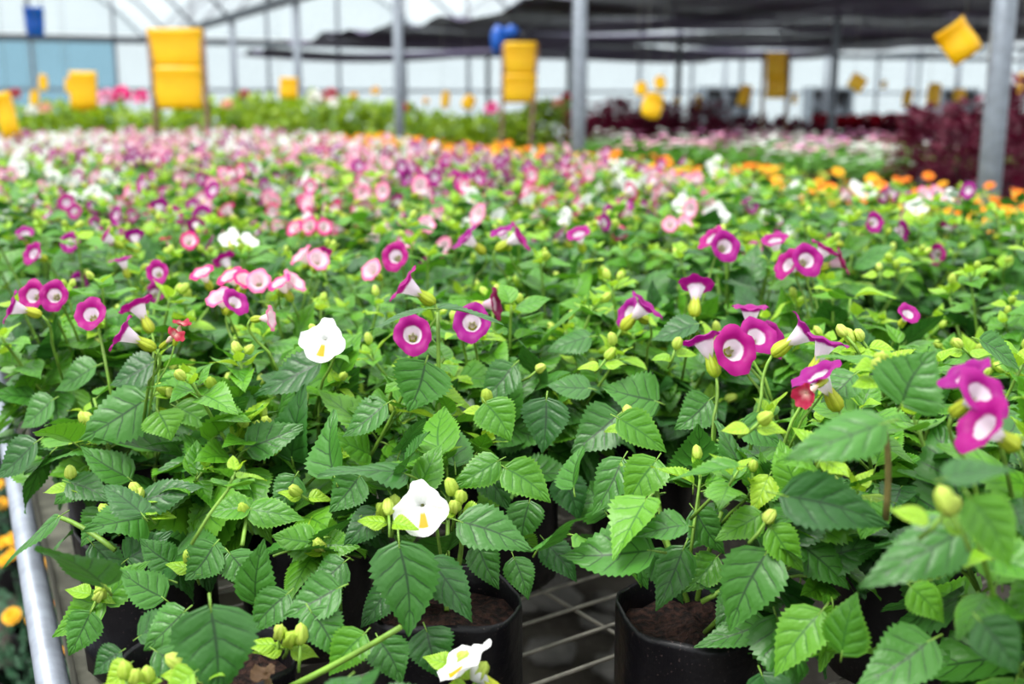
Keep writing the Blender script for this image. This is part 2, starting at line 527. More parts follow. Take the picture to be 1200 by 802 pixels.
def bench(u0, u1, v0, v1, label, near=None, ang=math.radians(35)):
    t = empty('growing_bench', uv(u0, (v0 + v1) / 2, 0), A26)
    tag(t, label, 'bench')
    L = u1 - u0; W = v1 - v0
    rail_me = Geo().tube([(0, 0, 0), (0, L, 0)], 0.0135, 14).mesh('edge_rail', M['rail'])
    for s in (-1, 1):
        obj('edge_rail', rail_me, t, Matrix.Translation((s * W / 2, 0, BZ + 0.012)))
        obj('frame_beam', Geo().box((s * (W / 2 - 0.04), L / 2, BZ - 0.034), (0.036, L, 0.06)).mesh('frame_beam', M['angle'], False), t)
    end = Geo().tube([(-W / 2, 0, 0), (W / 2, 0, 0)], 0.0135, 10).mesh('end_rail', M['rail'])
    for y in (0, L): obj('end_rail', end, t, Matrix.Translation((0, y, BZ + 0.012)))
    nb = max(2, int(L / 1.6))
    bar = Geo().box((0, 0, 0), (W - 0.1, 0.035, 0.035)).mesh('cross_bar', M['angle'], False)
    leg = Geo().box((0, 0, BZ / 2 - 0.04), (0.04, 0.04, BZ - 0.08)).mesh('leg', M['angle'], False)
    for j in range(nb + 1):
        y = 0.25 + (L - 0.5) * j / nb
        obj('cross_bar', bar, t, Matrix.Translation((0, y, BZ - 0.025)))
        for s in (-1, 1): obj('leg', leg, t, Matrix.Translation((s * (W / 2 - 0.055), y, 0)))
    # welded mesh: rectangular cells of 5 cm by 14.6 cm, laid a little askew of the rails
    rest = Geo()
    rel = ang - A26
    for (dirn, sp, dz) in ((Vector((math.cos(rel), math.sin(rel))), 0.05, 0.0), (Vector((-math.sin(rel), math.cos(rel))), 0.146, -0.003)):
        nr = Vector((-dirn.y, dirn.x))
        ext = L + W
        for q in range(-int(ext / sp), int(ext / sp)):
            o = nr * (q * sp + 0.02)
            lo, hi = -1e9, 1e9
            for ax, a, b in ((0, -W / 2 + .055, W / 2 - .055), (1, 0.0, L)):
                if abs(dirn[ax]) < 1e-6: continue
                t0, t1 = sorted(((a - o[ax]) / dirn[ax], (b - o[ax]) / dirn[ax]))
                lo, hi = max(lo, t0), min(hi, t1)
            if hi - lo < 0.03: continue
            pa, pb = o + dirn * lo, o + dirn * hi
            gg = Geo().tube([(pa.x, pa.y, BZ + dz), (pb.x, pb.y, BZ + dz)], 0.0021, 6)
            # single wires where the gap between the grow bags shows them
            shows = False
            if near:
                wp = [uv(u0 + (pa.y + (pb.y - pa.y) * e / 40), (v0 + v1) / 2 + pa.x + (pb.x - pa.x) * e / 40, BZ) for e in range(41)]
                for w in wp:
                    if 0.35 < w.y < 1.7:
                        px, py, zc = project(w)
                        if 560 < px < 790 and 600 < py < 830: shows = True
            if shows: obj('wire', gg.mesh('wire', M['wire']), t)
            else: rest.merge(gg)
    s = obj('wire_mesh', rest.mesh('wire_mesh', M['wire']), t)
    s['kind'] = 'stuff'
    return t
bench(-0.6, 7.4, 0.035, 1.83, 'long wire-mesh growing bench packed with torenia in black bags', near=True)
bench(0.6, 8.6, 2.02, 2.84, 'narrow mesh bench of orange marigolds between the torenia and the posts')
bench(1.6, 8.1, 3.35, 5.5, 'wide mesh bench of maroon foliage and pale flowers behind the posts')

# ------------------------------------------------------------------ leaf, flower, bud and bag shapes
WT = [0, 0.03, 0.08, 0.16, 0.27, 0.40, 0.55, 0.70, 0.84, 0.94, 1.0]
WW = [0.03, 0.21, 0.32, 0.375, 0.38, 0.345, 0.272, 0.185, 0.095, 0.035, 0.0]
def leaf_geo(seed, rows=26, cols=(0, .22, .5, .8, 1.0), petiole=True, teeth=True, cup=None, droop=None):
    r = random.Random(seed)
    cup = r.uniform(-0.45, 0.35) if cup is None else cup
    droop = r.uniform(0.06, 0.34) if droop is None else droop
    twist = r.uniform(-0.25, 0.25)
    bend = r.uniform(-0.06, 0.06)
    wave = r.uniform(0.02, 0.05); wp = r.uniform(0, 6.28)
    ss = [-c for c in reversed(cols[1:])] + list(cols)
    nc = len(ss)
    vs = []; uvs = []
    for i in range(rows + 1):
        t = i / rows
        w = float(np.interp(t, WT, WW))
        for s in ss:
            a = abs(s)
            e = 1.0; fx = 0.0
            if teeth and a > 0.99 and 0 < i < rows:
                e = 1.06 if i % 2 else 0.93
                fx = 0.012 if i % 2 else 0.0
            y = s * w * e
            x = t - 0.10 * a * max(0, 1 - t / 0.14) + fx + 0.03 * a * (1 - t)
            q = (t - 0.24 * a) * 5.0
            puff = 0.006 * abs(math.sin(math.pi * (q - 0.5))) * min(1, a * 3) * (1 - max(0, a - 0.75) * 2.5)
            z = cup * y * y * 2.2 + 0.10 * abs(y) + puff - droop * t * t + wave * math.sin(7 * t + wp + (2 if s > 0 else 0)) * a
            z += twist * y * t
            y += bend * math.sin(math.pi * t)
            vs.append((x, y, z)); uvs.append((t, s * 0.5 + 0.5))
    fs = [(i * nc + j, (i + 1) * nc + j, (i + 1) * nc + j + 1, i * nc + j + 1) for i in range(rows) for j in range(nc - 1)]
    g = Geo().add(vs, fs, uvs)
    if petiole:
        g.tube([(-0.20, 0, -0.045), (-0.10, 0, -0.018), (0.02, 0, -0.004)], [0.017, 0.015, 0.012], 4, mi=1)
    return g

NLEAF = 8
LEAF_G = [leaf_geo(100 + i) for i in range(NLEAF)]
LEAF_LO = [leaf_geo(200 + i, 9, (0, .5, 1.0), False, False) for i in range(6)]
LEAF_XLO = [leaf_geo(300 + i, 5, (0, 1.0), False, False) for i in range(5)]
AGES = ['leaf_mature', 'leaf_fresh', 'leaf_young']
LEAF_ME = [[g.mesh('leaf', [M[a], M['stem']]) for g in LEAF_G] for a in AGES]

def corolla_geo(seed, seg=28, lo=False, shut=False):
    r = random.Random(seed)
    rings = [(0.0, .0020, .000), (.2, .0030, .006), (.4, .0052, .013), (.55, .0070, .0180), (.64, .0086, .0204), (.74, .0112, .0222), (.86, .0144, .0232), (1.0, .0172, .0234)]
    if lo:
        rings = [rings[i] for i in (0, 2, 4, 6, 7)]
    ph = [r.uniform(0, 6.28) for _ in range(4)]
    tall = r.uniform(1.0, 1.12)
    back = r.uniform(0.1, 0.5)
    vs = []; uvs = []
    for (v, rad, z) in rings:
        lim = max(0.0, (v - 0.6) / 0.4)
        for k in range(seg):
            th = 2 * math.pi * k / seg
            notch = sum(math.exp(-(((th - c + math.pi) % (2 * math.pi) - math.pi) / 0.20) ** 2) for c in (0.82, 2.32, 3.85, 5.57))
            rr = rad * (1 - 0.10 * notch * lim)
            rr *= 1 + 0.025 * lim * math.sin(5 * th + ph[0]) + 0.02 * lim * math.sin(9 * th + ph[1])
            x = rr * math.cos(th) * (1.0 - 0.13 * lim * (0 if shut else 1)); y = rr * math.sin(th) * (1 + (tall - 1) * min(1, v * 1.6))
            up = max(0, math.sin(th)); dn = max(0, -math.sin(th)); sd_ = abs(math.cos(th))
            zz = z + lim * lim * (-0.0075 * back * up - 0.004 * sd_ * back - 0.001 * dn) + 0.0012 * lim * math.sin(7 * th + ph[2])
            y += 0.0035 * (v * v) * 0.0 - 0.0015 * v
            if shut:                                # nearly closed mouth, small hood above, broad lip below
                if .5 < v < .6: x *= .22; y = y * .15 + .001; zz += .0015
                elif .6 < v < .7: x *= .5; y = y * .35 + .001; zz += .0015
                if lim > .1:
                    if math.sin(th) > .3: x *= 1 - .42 * up * lim; y *= 1 + .12 * lim
                    else: x *= 1.08; zz += .004 * lim * lim
            vs.append((x, y, zz)); uvs.append((k / seg, v))
    n = len(rings)
    fs = [(i * seg + k, i * seg + (k + 1) % seg, (i + 1) * seg + (k + 1) % seg, (i + 1) * seg + k) for i in range(n - 1) for k in range(seg)]
    # close the throat a little way down, pale inside
    fs.append(tuple(seg + k for k in range(seg - 1, -1, -1)))
    g = Geo().add(vs, fs, uvs)
    # fix the seam of u: doubled column is not needed, the spot lies at u = 0.75
    return g

def pod_geo(length, rad, closed, lo=False):
    """winged calyx, or a closed pointed bud"""
    prof = [(0, .25), (.12, .75), (.35, 1.0), (.6, .92), (.82, .72), (1.0, .55 if not closed else .04)]
    if lo: prof = [prof[i] for i in (0, 2, 5)]
    seg = 10 if not lo else 5
    vs = []; uvs = []
    for i, (t, r) in enumerate(prof):
        for k in range(seg):
            a = 2 * math.pi * k / seg
            ridge = 1.22 if k % 2 == 0 else 0.74
            zz = t * length
            if not closed and i == len(prof) - 1: zz += (0.0035 if k % 2 == 0 else -0.0015)
            vs.append((math.cos(a) * rad * r * ridge, math.sin(a) * rad * r * ridge, zz)); uvs.append((t, 0.5 if k % 2 else 0.8))
    fs = [(i * seg + k, i * seg + (k + 1) % seg, (i + 1) * seg + (k + 1) % seg, (i + 1) * seg + k) for i in range(len(prof) - 1) for k in range(seg)]
    fs.append(tuple(range(seg - 1, -1, -1)))
    if closed: fs.append(tuple((len(prof) - 1) * seg + k for k in range(seg)))
    return Geo().add(vs, fs, uvs)

COR_G = [corolla_geo(i) for i in range(5)]
SHUT_G = [corolla_geo(30 + i, 36, False, True) for i in range(3)]
COR_LO = [corolla_geo(10 + i, 12, True) for i in range(3)]
CALYX_G = pod_geo(.0175, .0048, False)
CALYX_LO = pod_geo(.0175, .0050, False, True)
BUD_G = [pod_geo(.0135, .0040, True), pod_geo(.0105, .0036, True)]
BUD_LO = pod_geo(.012, .0040, True, True)
KINDS = ['purple', 'deep', 'rose', 'pink', 'white', 'wilted', 'dried']
TRANS9 = Matrix.Translation((0, 0, .009))
COR_ME = {kd: [g.mesh('flower', M[kd]) for g in [Geo().merge(c, TRANS9) for c in (SHUT_G if kd in ('white', 'wilted', 'dried') else COR_G)]] for kd in KINDS}
CALYX_ME = CALYX_G.mesh('calyx', M['calyx'])
BUD_ME = [Geo().merge(b).tube([(0, 0, -.016), (0.001, 0, -.008), (0, 0, .001)], .0011, 4, mi=1).mesh('bud', [M['bud'], M['stem']]) for b in BUD_G]
FLOWER_LO_ME = {kd: [Geo().merge(c, TRANS9, 0).merge(CALYX_LO, None, 1).mesh('flower', [M[kd], M['calyx']]) for c in COR_LO] for kd in KINDS}

# grow bag and soil
k = NT('black_poly_bag')
tc = k.n('ShaderNodeTexCoord')
nz = k.noise(28, 5, tc.outputs['Object'])
sp_ = k.noise(420, 2, tc.outputs['Object'])
c = k.mix(k.step(sp_, 0.66, 0.74), rgba((0.004, 0.0035, 0.005)), rgba((0.06, 0.042, 0.04)))
M['bag'] = k.done(k.pbr(c, 0.38, 0.28, nz, 0.55, 0.006))
k = NT('potting_soil')
tc = k.n('ShaderNodeTexCoord')
nz = k.noise(190, 5, tc.outputs['Object'])
c = k.mix(k.step(nz, 0.35, 0.68), rgba((0.006, 0.0035, 0.003)), rgba((0.038, 0.017, 0.012)))
M['soil'] = k.done(k.pbr(c, 0.9, 0.2, nz, 1.0, 0.006))

def bag_geo(seed, rad=0.058, h=0.132):
    r = random.Random(seed)
    seg = 36
    prof = [(rad * .80, 0.0), (rad * .98, .006), (rad * 1.02, .03), (rad, .07), (rad * 1.0, .105), (rad * 1.01, h - .006), (rad * 1.0, h), (rad * .965, h - .002), (rad * .95, h - .024)]
    ph = [r.uniform(0, 6.28) for _ in range(4)]
    vs = []
    for i, (q, z) in enumerate(prof):
        for k in range(seg):
            a = 2 * math.pi * k / seg
            rr = q * (1 + 0.018 * math.sin(3 * a + ph[0] + z * 20) + 0.014 * math.sin(7 * a + ph[1] - z * 45) + 0.006 * math.sin(17 * a + ph[2] + 60 * z))
            zz = z + (0.004 * math.sin(2 * a + ph[3]) + 0.002 * math.sin(5 * a + ph[1])) * (1 if i >= 5 else 0)
            vs.append((math.cos(a) * rr, math.sin(a) * rr, zz))
    fs = [(i * seg + k, i * seg + (k + 1) % seg, (i + 1) * seg + (k + 1) % seg, (i + 1) * seg + k) for i in range(len(prof) - 1) for k in range(seg)]
    fs.append(tuple(range(seg - 1, -1, -1)))
    return Geo().add(vs, fs)
def soil_geo(seed, rad=0.0555, z=0.112):
    r = random.Random(seed)
    seg = 20; vs = [(0, 0, z + .006)]; fs = []
    for i in range(1, 5):
        for k in range(seg):
            a = 2 * math.pi * k / seg
            vs.append((math.cos(a) * rad * i / 4, math.sin(a) * rad * i / 4, z + r.uniform(-.003, .005) - 0.002 * i / 4))
    for k in range(seg): fs.append((0, 1 + k, 1 + (k + 1) % seg))
    for i in range(3):
        for k in range(seg): fs.append((1 + i * seg + k, 1 + (i + 1) * seg + k, 1 + (i + 1) * seg + (k + 1) % seg, 1 + i * seg + (k + 1) % seg))
    return Geo().add(vs, fs)
BAG_ME = [bag_geo(i).mesh('grow_bag', M['bag']) for i in range(3)]
SOIL_ME = [soil_geo(i).mesh('soil', M['soil']) for i in range(3)]

# ------------------------------------------------------------------ how a torenia grows
SOILZ = 0.115
def bez(a, b, c, t):
    return a * (1 - t) ** 2 + b * (2 * t * (1 - t)) + c * t * t

def rand_unit(r):
    while True:
        v = Vector((r.uniform(-1, 1), r.uniform(-1, 1), r.uniform(-1, 1)))
        if 0.05 < v.length < 1: return v.normalized()

def grow(seed, h=0.19, spread=0.105, nst=6, side=True, nodes=(.13, .32, .52, .71, .88), rosette=True, shell=0, inner=0, size=1.0):
    """stems (point lists), leaves (matrix, variant, age), buds (matrix), tips (points) in plant coordinates, origin at bag base"""
    r = random.Random(seed)
    stems = []; leaves = []; buds = []; tips = []
    off = r.uniform(0, 6.28)
    def pair(p, T, A, L, el, age, sid=0):
        for sg in (-1, 1):
            d = (A * sg * math.cos(el) + T * math.sin(el)).normalized()
            d = (d + rand_unit(r) * 0.22).normalized()
            N = (T * 0.55 + ZUP * 0.75 + rand_unit(r) * 0.35)
            ll = L * size * r.uniform(0.82, 1.18)
            a2 = age if r.random() > 0.06 else min(2, age + 1)
            leaves.append((basis(d, N, p + d * (0.20 * ll), ll, ll * r.uniform(0.88, 1.12), ll), r.randrange(1000), a2, p, sid))
    def crown(p, T, A, s, nb, sid=0):
        B = T.cross(A).normalized()
        if rosette:
            pair(p + T * 0.002, T, A, 0.034 * s, 0.3, 1, sid)
            pair(p + T * 0.008, T, B, 0.024 * s, 0.55, 1 if r.random() < .5 else 2, sid)
            pair(p + T * 0.013, T, A, 0.015 * s, 0.9, 2, sid)
        for q in range(nb):
            an = r.uniform(0, 6.28)
            d = (T * 0.9 + (A * math.cos(an) + B * math.sin(an)) * r.uniform(0.3, 0.9) + ZUP * 0.3).normalized()
            buds.append((aim_z(d, A, p + T * .006 + d * 0.016, r.uniform(0.75, 1.1)), r.randrange(2)))
    for i in range(nst):
        ph = off + 2 * math.pi * (i + r.uniform(-.25, .25)) / nst
        inner = (i % 3 == 2)
        R = spread * (r.uniform(0.15, 0.45) if inner else r.uniform(0.6, 1.05))
        H = h * (r.uniform(0.9, 1.08) if inner else r.uniform(0.62, 1.0))
        o = Vector((math.cos(ph), math.sin(ph), 0))
        a = o * 0.012 + Vector((0, 0, SOILZ))
        c = o * R + Vector((0, 0, SOILZ + H))
        b = o * R * 0.55 + Vector((0, 0, SOILZ + H * 0.35))
        pts = [bez(a, b, c, q / 8) for q in range(9)]
        stems.append((pts, .0023, .0014)); cur = len(stems) - 1
        side_ax = o.cross(ZUP).normalized()
        for ni, t in enumerate(nodes):
            p = bez(a, b, c, t)
            T = (bez(a, b, c, min(1, t + .05)) - bez(a, b, c, t - .05)).normalized()
            A = side_ax if (ni + i) % 2 == 0 else T.cross(side_ax).normalized()
            A = (A - T * A.dot(T)).normalized()
            L = (0.056, 0.064, 0.062, 0.052, 0.037)[ni + 5 - len(nodes)] * r.uniform(0.85, 1.12)
            pair(p, T, A, L, (-0.45, -0.12, 0.10, 0.25, 0.38)[ni + 5 - len(nodes)], (0, 0, 0, 0 if r.random() < .6 else 1, 1)[ni + 5 - len(nodes)], cur)
            if side and ni + 5 - len(nodes) in (2, 3):
                B = T.cross(A).normalized()
                sg = r.choice((-1, 1))
                d = (B * sg * 0.8 + T * 0.7 + ZUP * 0.2).normalized()
                ln = r.uniform(0.028, 0.05)
                q = p + d * ln
                stems.append(([p, p + d * ln * .5 + ZUP * .002, q], .0014, .0010)); sub = len(stems) - 1
                pair(q, d, A, r.uniform(0.030, 0.040), 0.2, 1, sub)
                crown(q, (d + ZUP * .5).normalized(), A, 0.8, r.choice((0, 0, 1)), sub)
        T = (c - b).normalized()
        crown(c, T, side_ax, 1.0, r.choice((0, 0, 1, 2)), cur)
        tips.append(c)
    for q in range(inner):                          # older leaves deep inside
        d = rand_unit(r)
        p = Vector((d.x * spread * r.uniform(.1, .62), d.y * spread * r.uniform(.1, .62), SOILZ + .012 + abs(d.z) * (h - .07) * r.uniform(.2, .85)))
        dd = (Vector((d.x, d.y, -.1)) + rand_unit(r) * .5).normalized()
        L = r.uniform(.05, .068)
        leaves.append((basis(dd, ZUP * .8 + Vector((d.x, d.y, 0)) * .8 + rand_unit(r) * .3, p, L, L, L), r.randrange(1000), 0, p, -1))
    for q in range(shell):                          # leaves of the short inner shoots that fill the outside of the bush
        d = rand_unit(r)
        if d.z < -.35: d.z = -d.z
        k_ = r.uniform(.62, 1.0)
        p = Vector((d.x * spread * k_, d.y * spread * k_, SOILZ + .05 + d.z * (h - .07) * k_))
        o = Vector((d.x, d.y, max(d.z, 0)))
        dd = (o * .8 + Vector((0, 0, -.25)) + rand_unit(r) * .75).normalized()
        L = r.uniform(.036, .062)
        leaves.append((basis(dd, o * .7 + ZUP * .7 + rand_unit(r) * .3, p, L, L * r.uniform(.9, 1.1), L), r.randrange(1000), r.choice((0, 0, 0, 0, 1, 1)), p, -1))
    return stems, leaves, buds, tips

def stem_geo(pts, r0, r1):
    n = len(pts)
    return Geo().tube(pts, [r0 + (r1 - r0) * i / (n - 1) for i in range(n)], 5)

def flower_matrix(pos, face, s, roll=0.0):
    """calyx base so that the opening sits at pos"""
    face = face.normalized()
    o = pos - face * (0.031 * s)
    return aim_z(face, ZUP, o, s, roll)

PLANTS = []     # (root, location)
def plant_root(loc, label, group):
    t = empty('torenia_plant', loc)
    tag(t, label, 'plant', group)
    i = len(PLANTS)
    obj('grow_bag', BAG_ME[i % 3], t, Matrix.Rotation(i * 1.7, 4, 'Z'))
    PLANTS.append((t, Vector(loc)))
    return t

def add_leaf(root, m, var, age):
    return obj('leaf', LEAF_ME[age][var % NLEAF], root, m)

def add_flower(root, loc, pos, face, s, kind, rnd, roll=0.0, stalk=True, var=None):
    """a full flower: corolla with calyx and stalk as sub-parts; pos and face in world space"""
    m = Matrix.Translation(-loc) @ flower_matrix(pos, face, s, roll)
    if kind in ('wilted', 'dried'): m = m @ Matrix.Diagonal((.55, .6, 1.0, 1))
    f = obj('flower', rnd.choice(COR_ME[kind]) if var is None else COR_ME[kind][var], root, m)
    obj('calyx', CALYX_ME, f)
    if stalk:
        base = pos - face.normalized() * 0.031 * s
        tgt = Vector((loc.x, loc.y, base.z - 0.05)) - base
        tgt.z = 0
        if tgt.length > 0.03: tgt = tgt.normalized() * 0.03
        w = [base, base - face.normalized() * 0.010 + Vector((0, 0, -0.006)), base + tgt * 0.5 + Vector((0, 0, -0.03)), base + tgt + Vector((0, 0, -0.07))]
        inv = (Matrix.Translation(loc) @ m).inverted()
        pts = [bez(w[0], w[1], w[2], q / 4) for q in range(5)] + [w[3]]
        obj('flower_stalk', stem_geo([inv @ p for p in pts], .0012 / s, .0015 / s).mesh('flower_stalk', M['stem']), f)
    return f

def full_plant(x, y, seed, label, group, h=0.19, spread=0.105, nst=6, side=True, shell=24, keep=None, inner=0):
    loc = Vector((x, y, BZ + 0.002))
    t = plant_root(loc, label, group)
    obj('soil', SOIL_ME[seed % 3], t)
    stems, leaves, buds, tips = grow(seed, h, spread, nst, side, shell=shell, inner=inner)
    ends = {}
    tot = {}; ok = {}
    for (m, var, age, node, sid) in leaves:
        tot[sid] = tot.get(sid, 0) + 1
        ok[sid] = ok.get(sid, 0) + (1 if not keep or keep(loc + m @ Vector((.45, 0, 0))) else 0)
    for (m, var, age, node, sid) in leaves:
        if sid >= 0 and ok[sid] < .62 * tot[sid]: continue
        if keep and not keep(loc + m @ Vector((.45, 0, 0))): continue
        add_leaf(t, m, var, 0 if not keep and age == 1 and var % 5 < 2 else age)
        ends.setdefault(sid, []).append(node)
    for i, (pts, r0, r1) in enumerate(stems):       # a stem ends at its last leaf
        if i not in ends: continue
        top = max(ends[i], key=lambda q: (q - pts[0]).length)
        lim = (top - pts[0]).length
        pts = [q for q in pts if (q - pts[0]).length < lim - .002] + [top]
        if len(pts) > 1: obj('stem', stem_geo(pts, r0, r1).mesh('stem', M['stem']), t)
    allends = [q for e in ends.values() for q in e]
    for (m, var) in buds:
        if keep and not keep(loc + m.translation): continue
        if not any((q - m.translation).length < .03 for q in allends): continue
        obj('bud', BUD_ME[var], t, m)
    return t, loc, tips

# ------------------------------------------------------------------ the plants nearest the bench corner
NEAR = [  # x, y, seed, height, spread, stems, label
    (0.135, 0.780, 11, .170, .125, 8, 'torenia in black grow bag with bare brown soil showing beside the open mesh gap'),
    (-0.050, 0.795, 12, .165, .125, 8, 'torenia with a white yellow-spotted flower above its bag at the mesh gap'),
    (0.345, 0.640, 13, .215, .125, 8, 'tall torenia with a pale round leaf and large magenta blooms over broad leaves'),
    (-0.205, 0.700, 14, .150, .125, 8, 'low torenia with one large drooping heart-shaped leaf near a white bloom'),
    (-0.325, 0.945, 15, .165, .125, 8, 'torenia leaning over the silver bench rail above orange marigolds'),
    (0.150, 1.240, 16, .185, .125, 8, 'torenia behind the mesh gap with magenta flowers and dark glossy leaves'),
    (-0.010, 1.130, 17, .185, .125, 8, 'torenia with a long bare flower stem carrying magenta blooms sideways'),
    (0.340, 0.930, 18, .170, .125, 8, 'torenia with a dense cluster of open magenta flowers and a wilting red bloom'),
    (0.560, 0.960, 19, .170, .12, 7, 'leafy torenia without open flowers beside the pale round leaf'),
    (-0.190, 0.985, 20, .165, .125, 8, 'torenia with a lone white flower among flat green leaves'),
    (-0.430, 1.190, 21, .185, .125, 8, 'torenia at the bench rail with a row of magenta ring flowers'),
    (-0.215, 1.215, 22, .170, .125, 8, 'torenia with magenta side-on trumpets and two wilted red ones'),
    (0.355, 1.180, 23, .185, .125, 8, 'torenia with magenta trumpets on yellow-green calyxes above the mesh gap'),
    (0.560, 1.230, 24, .180, .12, 7, 'torenia with magenta flowers and young yellow-green shoot tips'),
    (-0.035, 0.590, 26, .115, .105, 6, 'low torenia whose white bloom leans over a black bag below'),
    (0.500, 0.770, 27, .165, .125, 7, 'torenia with only green leaves between the magenta blooms and the bench end'),
    (0.060, 1.420, 25, .190, .12, 7, 'torenia with magenta flowers leaning both ways over a drooping pale bud'),
]
# leaves that the photograph shows singly: base px, tip px, width px, depth, facing (0 lies flat, 1 faces the viewer), age
LEAVES = [
    (247, 716, 256, 822, 97, .68, .95, 0), (120, 704, 57, 746, 46, .82, .7, 1), (125, 703, 170, 656, 40, .82, .7, 1),
    (299, 704, 309, 638, 48, .78, 1.0, 0), (163, 589, 236, 566, 42, .90, .75, 0), (82, 566, 129, 586, 38, .92, .8, 0),
    (66, 608, -4, 662, 26, .88, .35, 0), (290, 596, 240, 599, 36, .88, .7, 1), (294, 598, 356, 606, 38, .88, .7, 1),
    (366, 636, 320, 626, 46, .82, .8, 1), (380, 640, 420, 640, 36, .82, .8, 1), (150, 560, 95, 520, 44, .97, .7, 0),
    (468, 641, 478, 748, 78, .77, .95, 0), (506, 658, 556, 728, 50, .79, .9, 0), (541, 612, 625, 644, 56, .80, .85, 0),
    (594, 550, 646, 588, 48, .88, .8, 1), (582, 541, 528, 570, 40, .88, .75, 1), (640, 636, 677, 682, 38, .92, .85, 0),
    (603, 656, 620, 703, 36, .90, .9, 0), (728, 541, 692, 603, 44, .90, .85, 0), (768, 541, 734, 593, 52, .86, .85, 1),
    (764, 648, 803, 708, 40, .82, .85, 0), (498, 427, 479, 482, 70, .93, .8, 0), (517, 362, 598, 371, 40, .92, .12, 0),
    (493, 364, 431, 383, 36, .92, .15, 0), (570, 474, 598, 517, 50, .92, .85, 1), (640, 470, 634, 530, 56, .94, .9, 0),
    (722, 488, 668, 528, 60, .97, .8, 0), (768, 470, 708, 450, 62, 1.0, .7, 0), (450, 475, 398, 510, 44, .92, .6, 0),
    (727, 492, 783, 528, 46, .92, .7, 1), (372, 427, 292, 456, 48, .97, .6, 0), (178, 425, 126, 450, 46, 1.02, .6, 0),
    (168, 470, 84, 518, 66, .98, .8, 0), (186, 484, 200, 514, 50, .96, .85, 1), (208, 478, 249, 503, 36, .97, .7, 1),
    (292, 525, 354, 494, 46, .93, .75, 0), (1058, 472, 1094, 414, 88, .66, 1.0, 0), (1032, 497, 920, 532, 64, .58, .7, 0),
    (1022, 422, 958, 411, 34, .70, .15, 1), (1128, 622, 1008, 684, 70, .56, .85, 0), (922, 582, 1046, 616, 68, .66, .85, 0),
    (897, 650, 854, 740, 74, .74, .9, 0), (895, 732, 813, 755, 44, .78, .7, 0), (987, 764, 1001, 698, 58, .68, .85, 1),
    (1088, 752, 1003, 800, 74, .64, .8, 0), (1140, 588, 1190, 666, 66, .52, .85, 1), (862, 547, 780, 557, 34, .72, .12, 1),
    (846, 598, 800, 642, 44, .84, .8, 0), (905, 620, 944, 670, 42, .74, .8, 1), (890, 604, 838, 630, 42, .76, .7, 1),
    (1020, 590, 1010, 630, 46, .72, .8, 1), (940, 640, 1000, 690, 50, .76, .7, 0), (1150, 730, 1196, 790, 60, .56, .8, 0),
    (960, 720, 905, 790, 60, .70, .8, 1), (1070, 690, 1110, 730, 44, .66, .8, 1), (690, 455, 640, 448, 48, 1.02, .5, 0),
    (600, 430, 560, 470, 44, 1.0, .7, 0), (830, 470, 790, 500, 46, .95, .7, 0), (870, 500, 920, 520, 46, .85, .6, 0),
    (420, 560, 385, 600, 46, .88, .8, 0), (440, 600, 400, 640, 40, .82, .8, 0), (395, 690, 330, 720, 56, .76, .7, 0),
    (500, 740, 520, 795, 56, .78, .9, 0), (455, 690, 420, 735, 40, .82, .7, 0), (345, 560, 320, 600, 40, .92, .8, 0),
    (40, 520, -10, 560, 46, .98, .6, 0), (60, 470, 20, 500, 44, 1.08, .6, 0), (110, 430, 60, 455, 46, 1.1, .5, 0),
    (225, 790, 190, 815, 40, .66, .6, 2), (150, 780, 120, 805, 34, .70, .6, 2), (1000, 440, 960, 470, 50, .78, .5, 0),
    (1110, 560, 1190, 545, 50, .50, .3, 0), (1150, 400, 1200, 430, 46, .85, .4, 0), (900, 560, 880, 600, 34, .78, .7, 2),
    (150, 655, 195, 622, 44, .88, .7, 0), (190, 700, 140, 665, 50, .80, .7, 0), (200, 660, 165, 630, 40, .86, .8, 0), (165, 745, 215, 715, 40, .76, .6, 0), (110, 640, 150, 690, 36, .9, .7, 0), (105, 720, 78, 770, 44, .80, .7, 0), (120, 600, 92, 640, 40, .92, .7, 0), (95, 560, 60, 590, 40, .98, .6, 0), (140, 765, 105, 790, 36, .74, .6, 0), (250, 640, 215, 680, 50, .84, .8, 0), (270, 650, 300, 690, 44, .84, .8, 0),
    (215, 718, 165, 762, 52, .75, .8, 0), (185, 765, 232, 800, 44, .72, .7, 0), (335, 698, 290, 742, 46, .77, .8, 0), (365, 718, 396, 772, 52, .75, .8, 0), (425, 745, 382, 792, 48, .74, .7, 1), (402, 660, 362, 692, 44, .80, .7, 0), (445, 752, 470, 802, 50, .76, .9, 0), (800, 645, 768, 716, 46, .80, .9, 0), (560, 640, 585, 690, 40, .86, .9, 0), (660, 560, 680, 610, 44, .95, .8, 0), (620, 590, 610, 640, 44, .92, .8, 0),
    (838, 655, 800, 692, 40, .82, .8, 1), (868, 690, 838, 742, 42, .80, .8, 0), (740, 640, 762, 690, 34, .84, .8, 0), (815, 600, 850, 650, 40, .82, .8, 0),
    (815, 380, 760, 395, 44, 1.05, .4, 0), (690, 395, 640, 405, 44, 1.1, .4, 0), (560, 545, 600, 600, 42, .95, .7, 0),
]
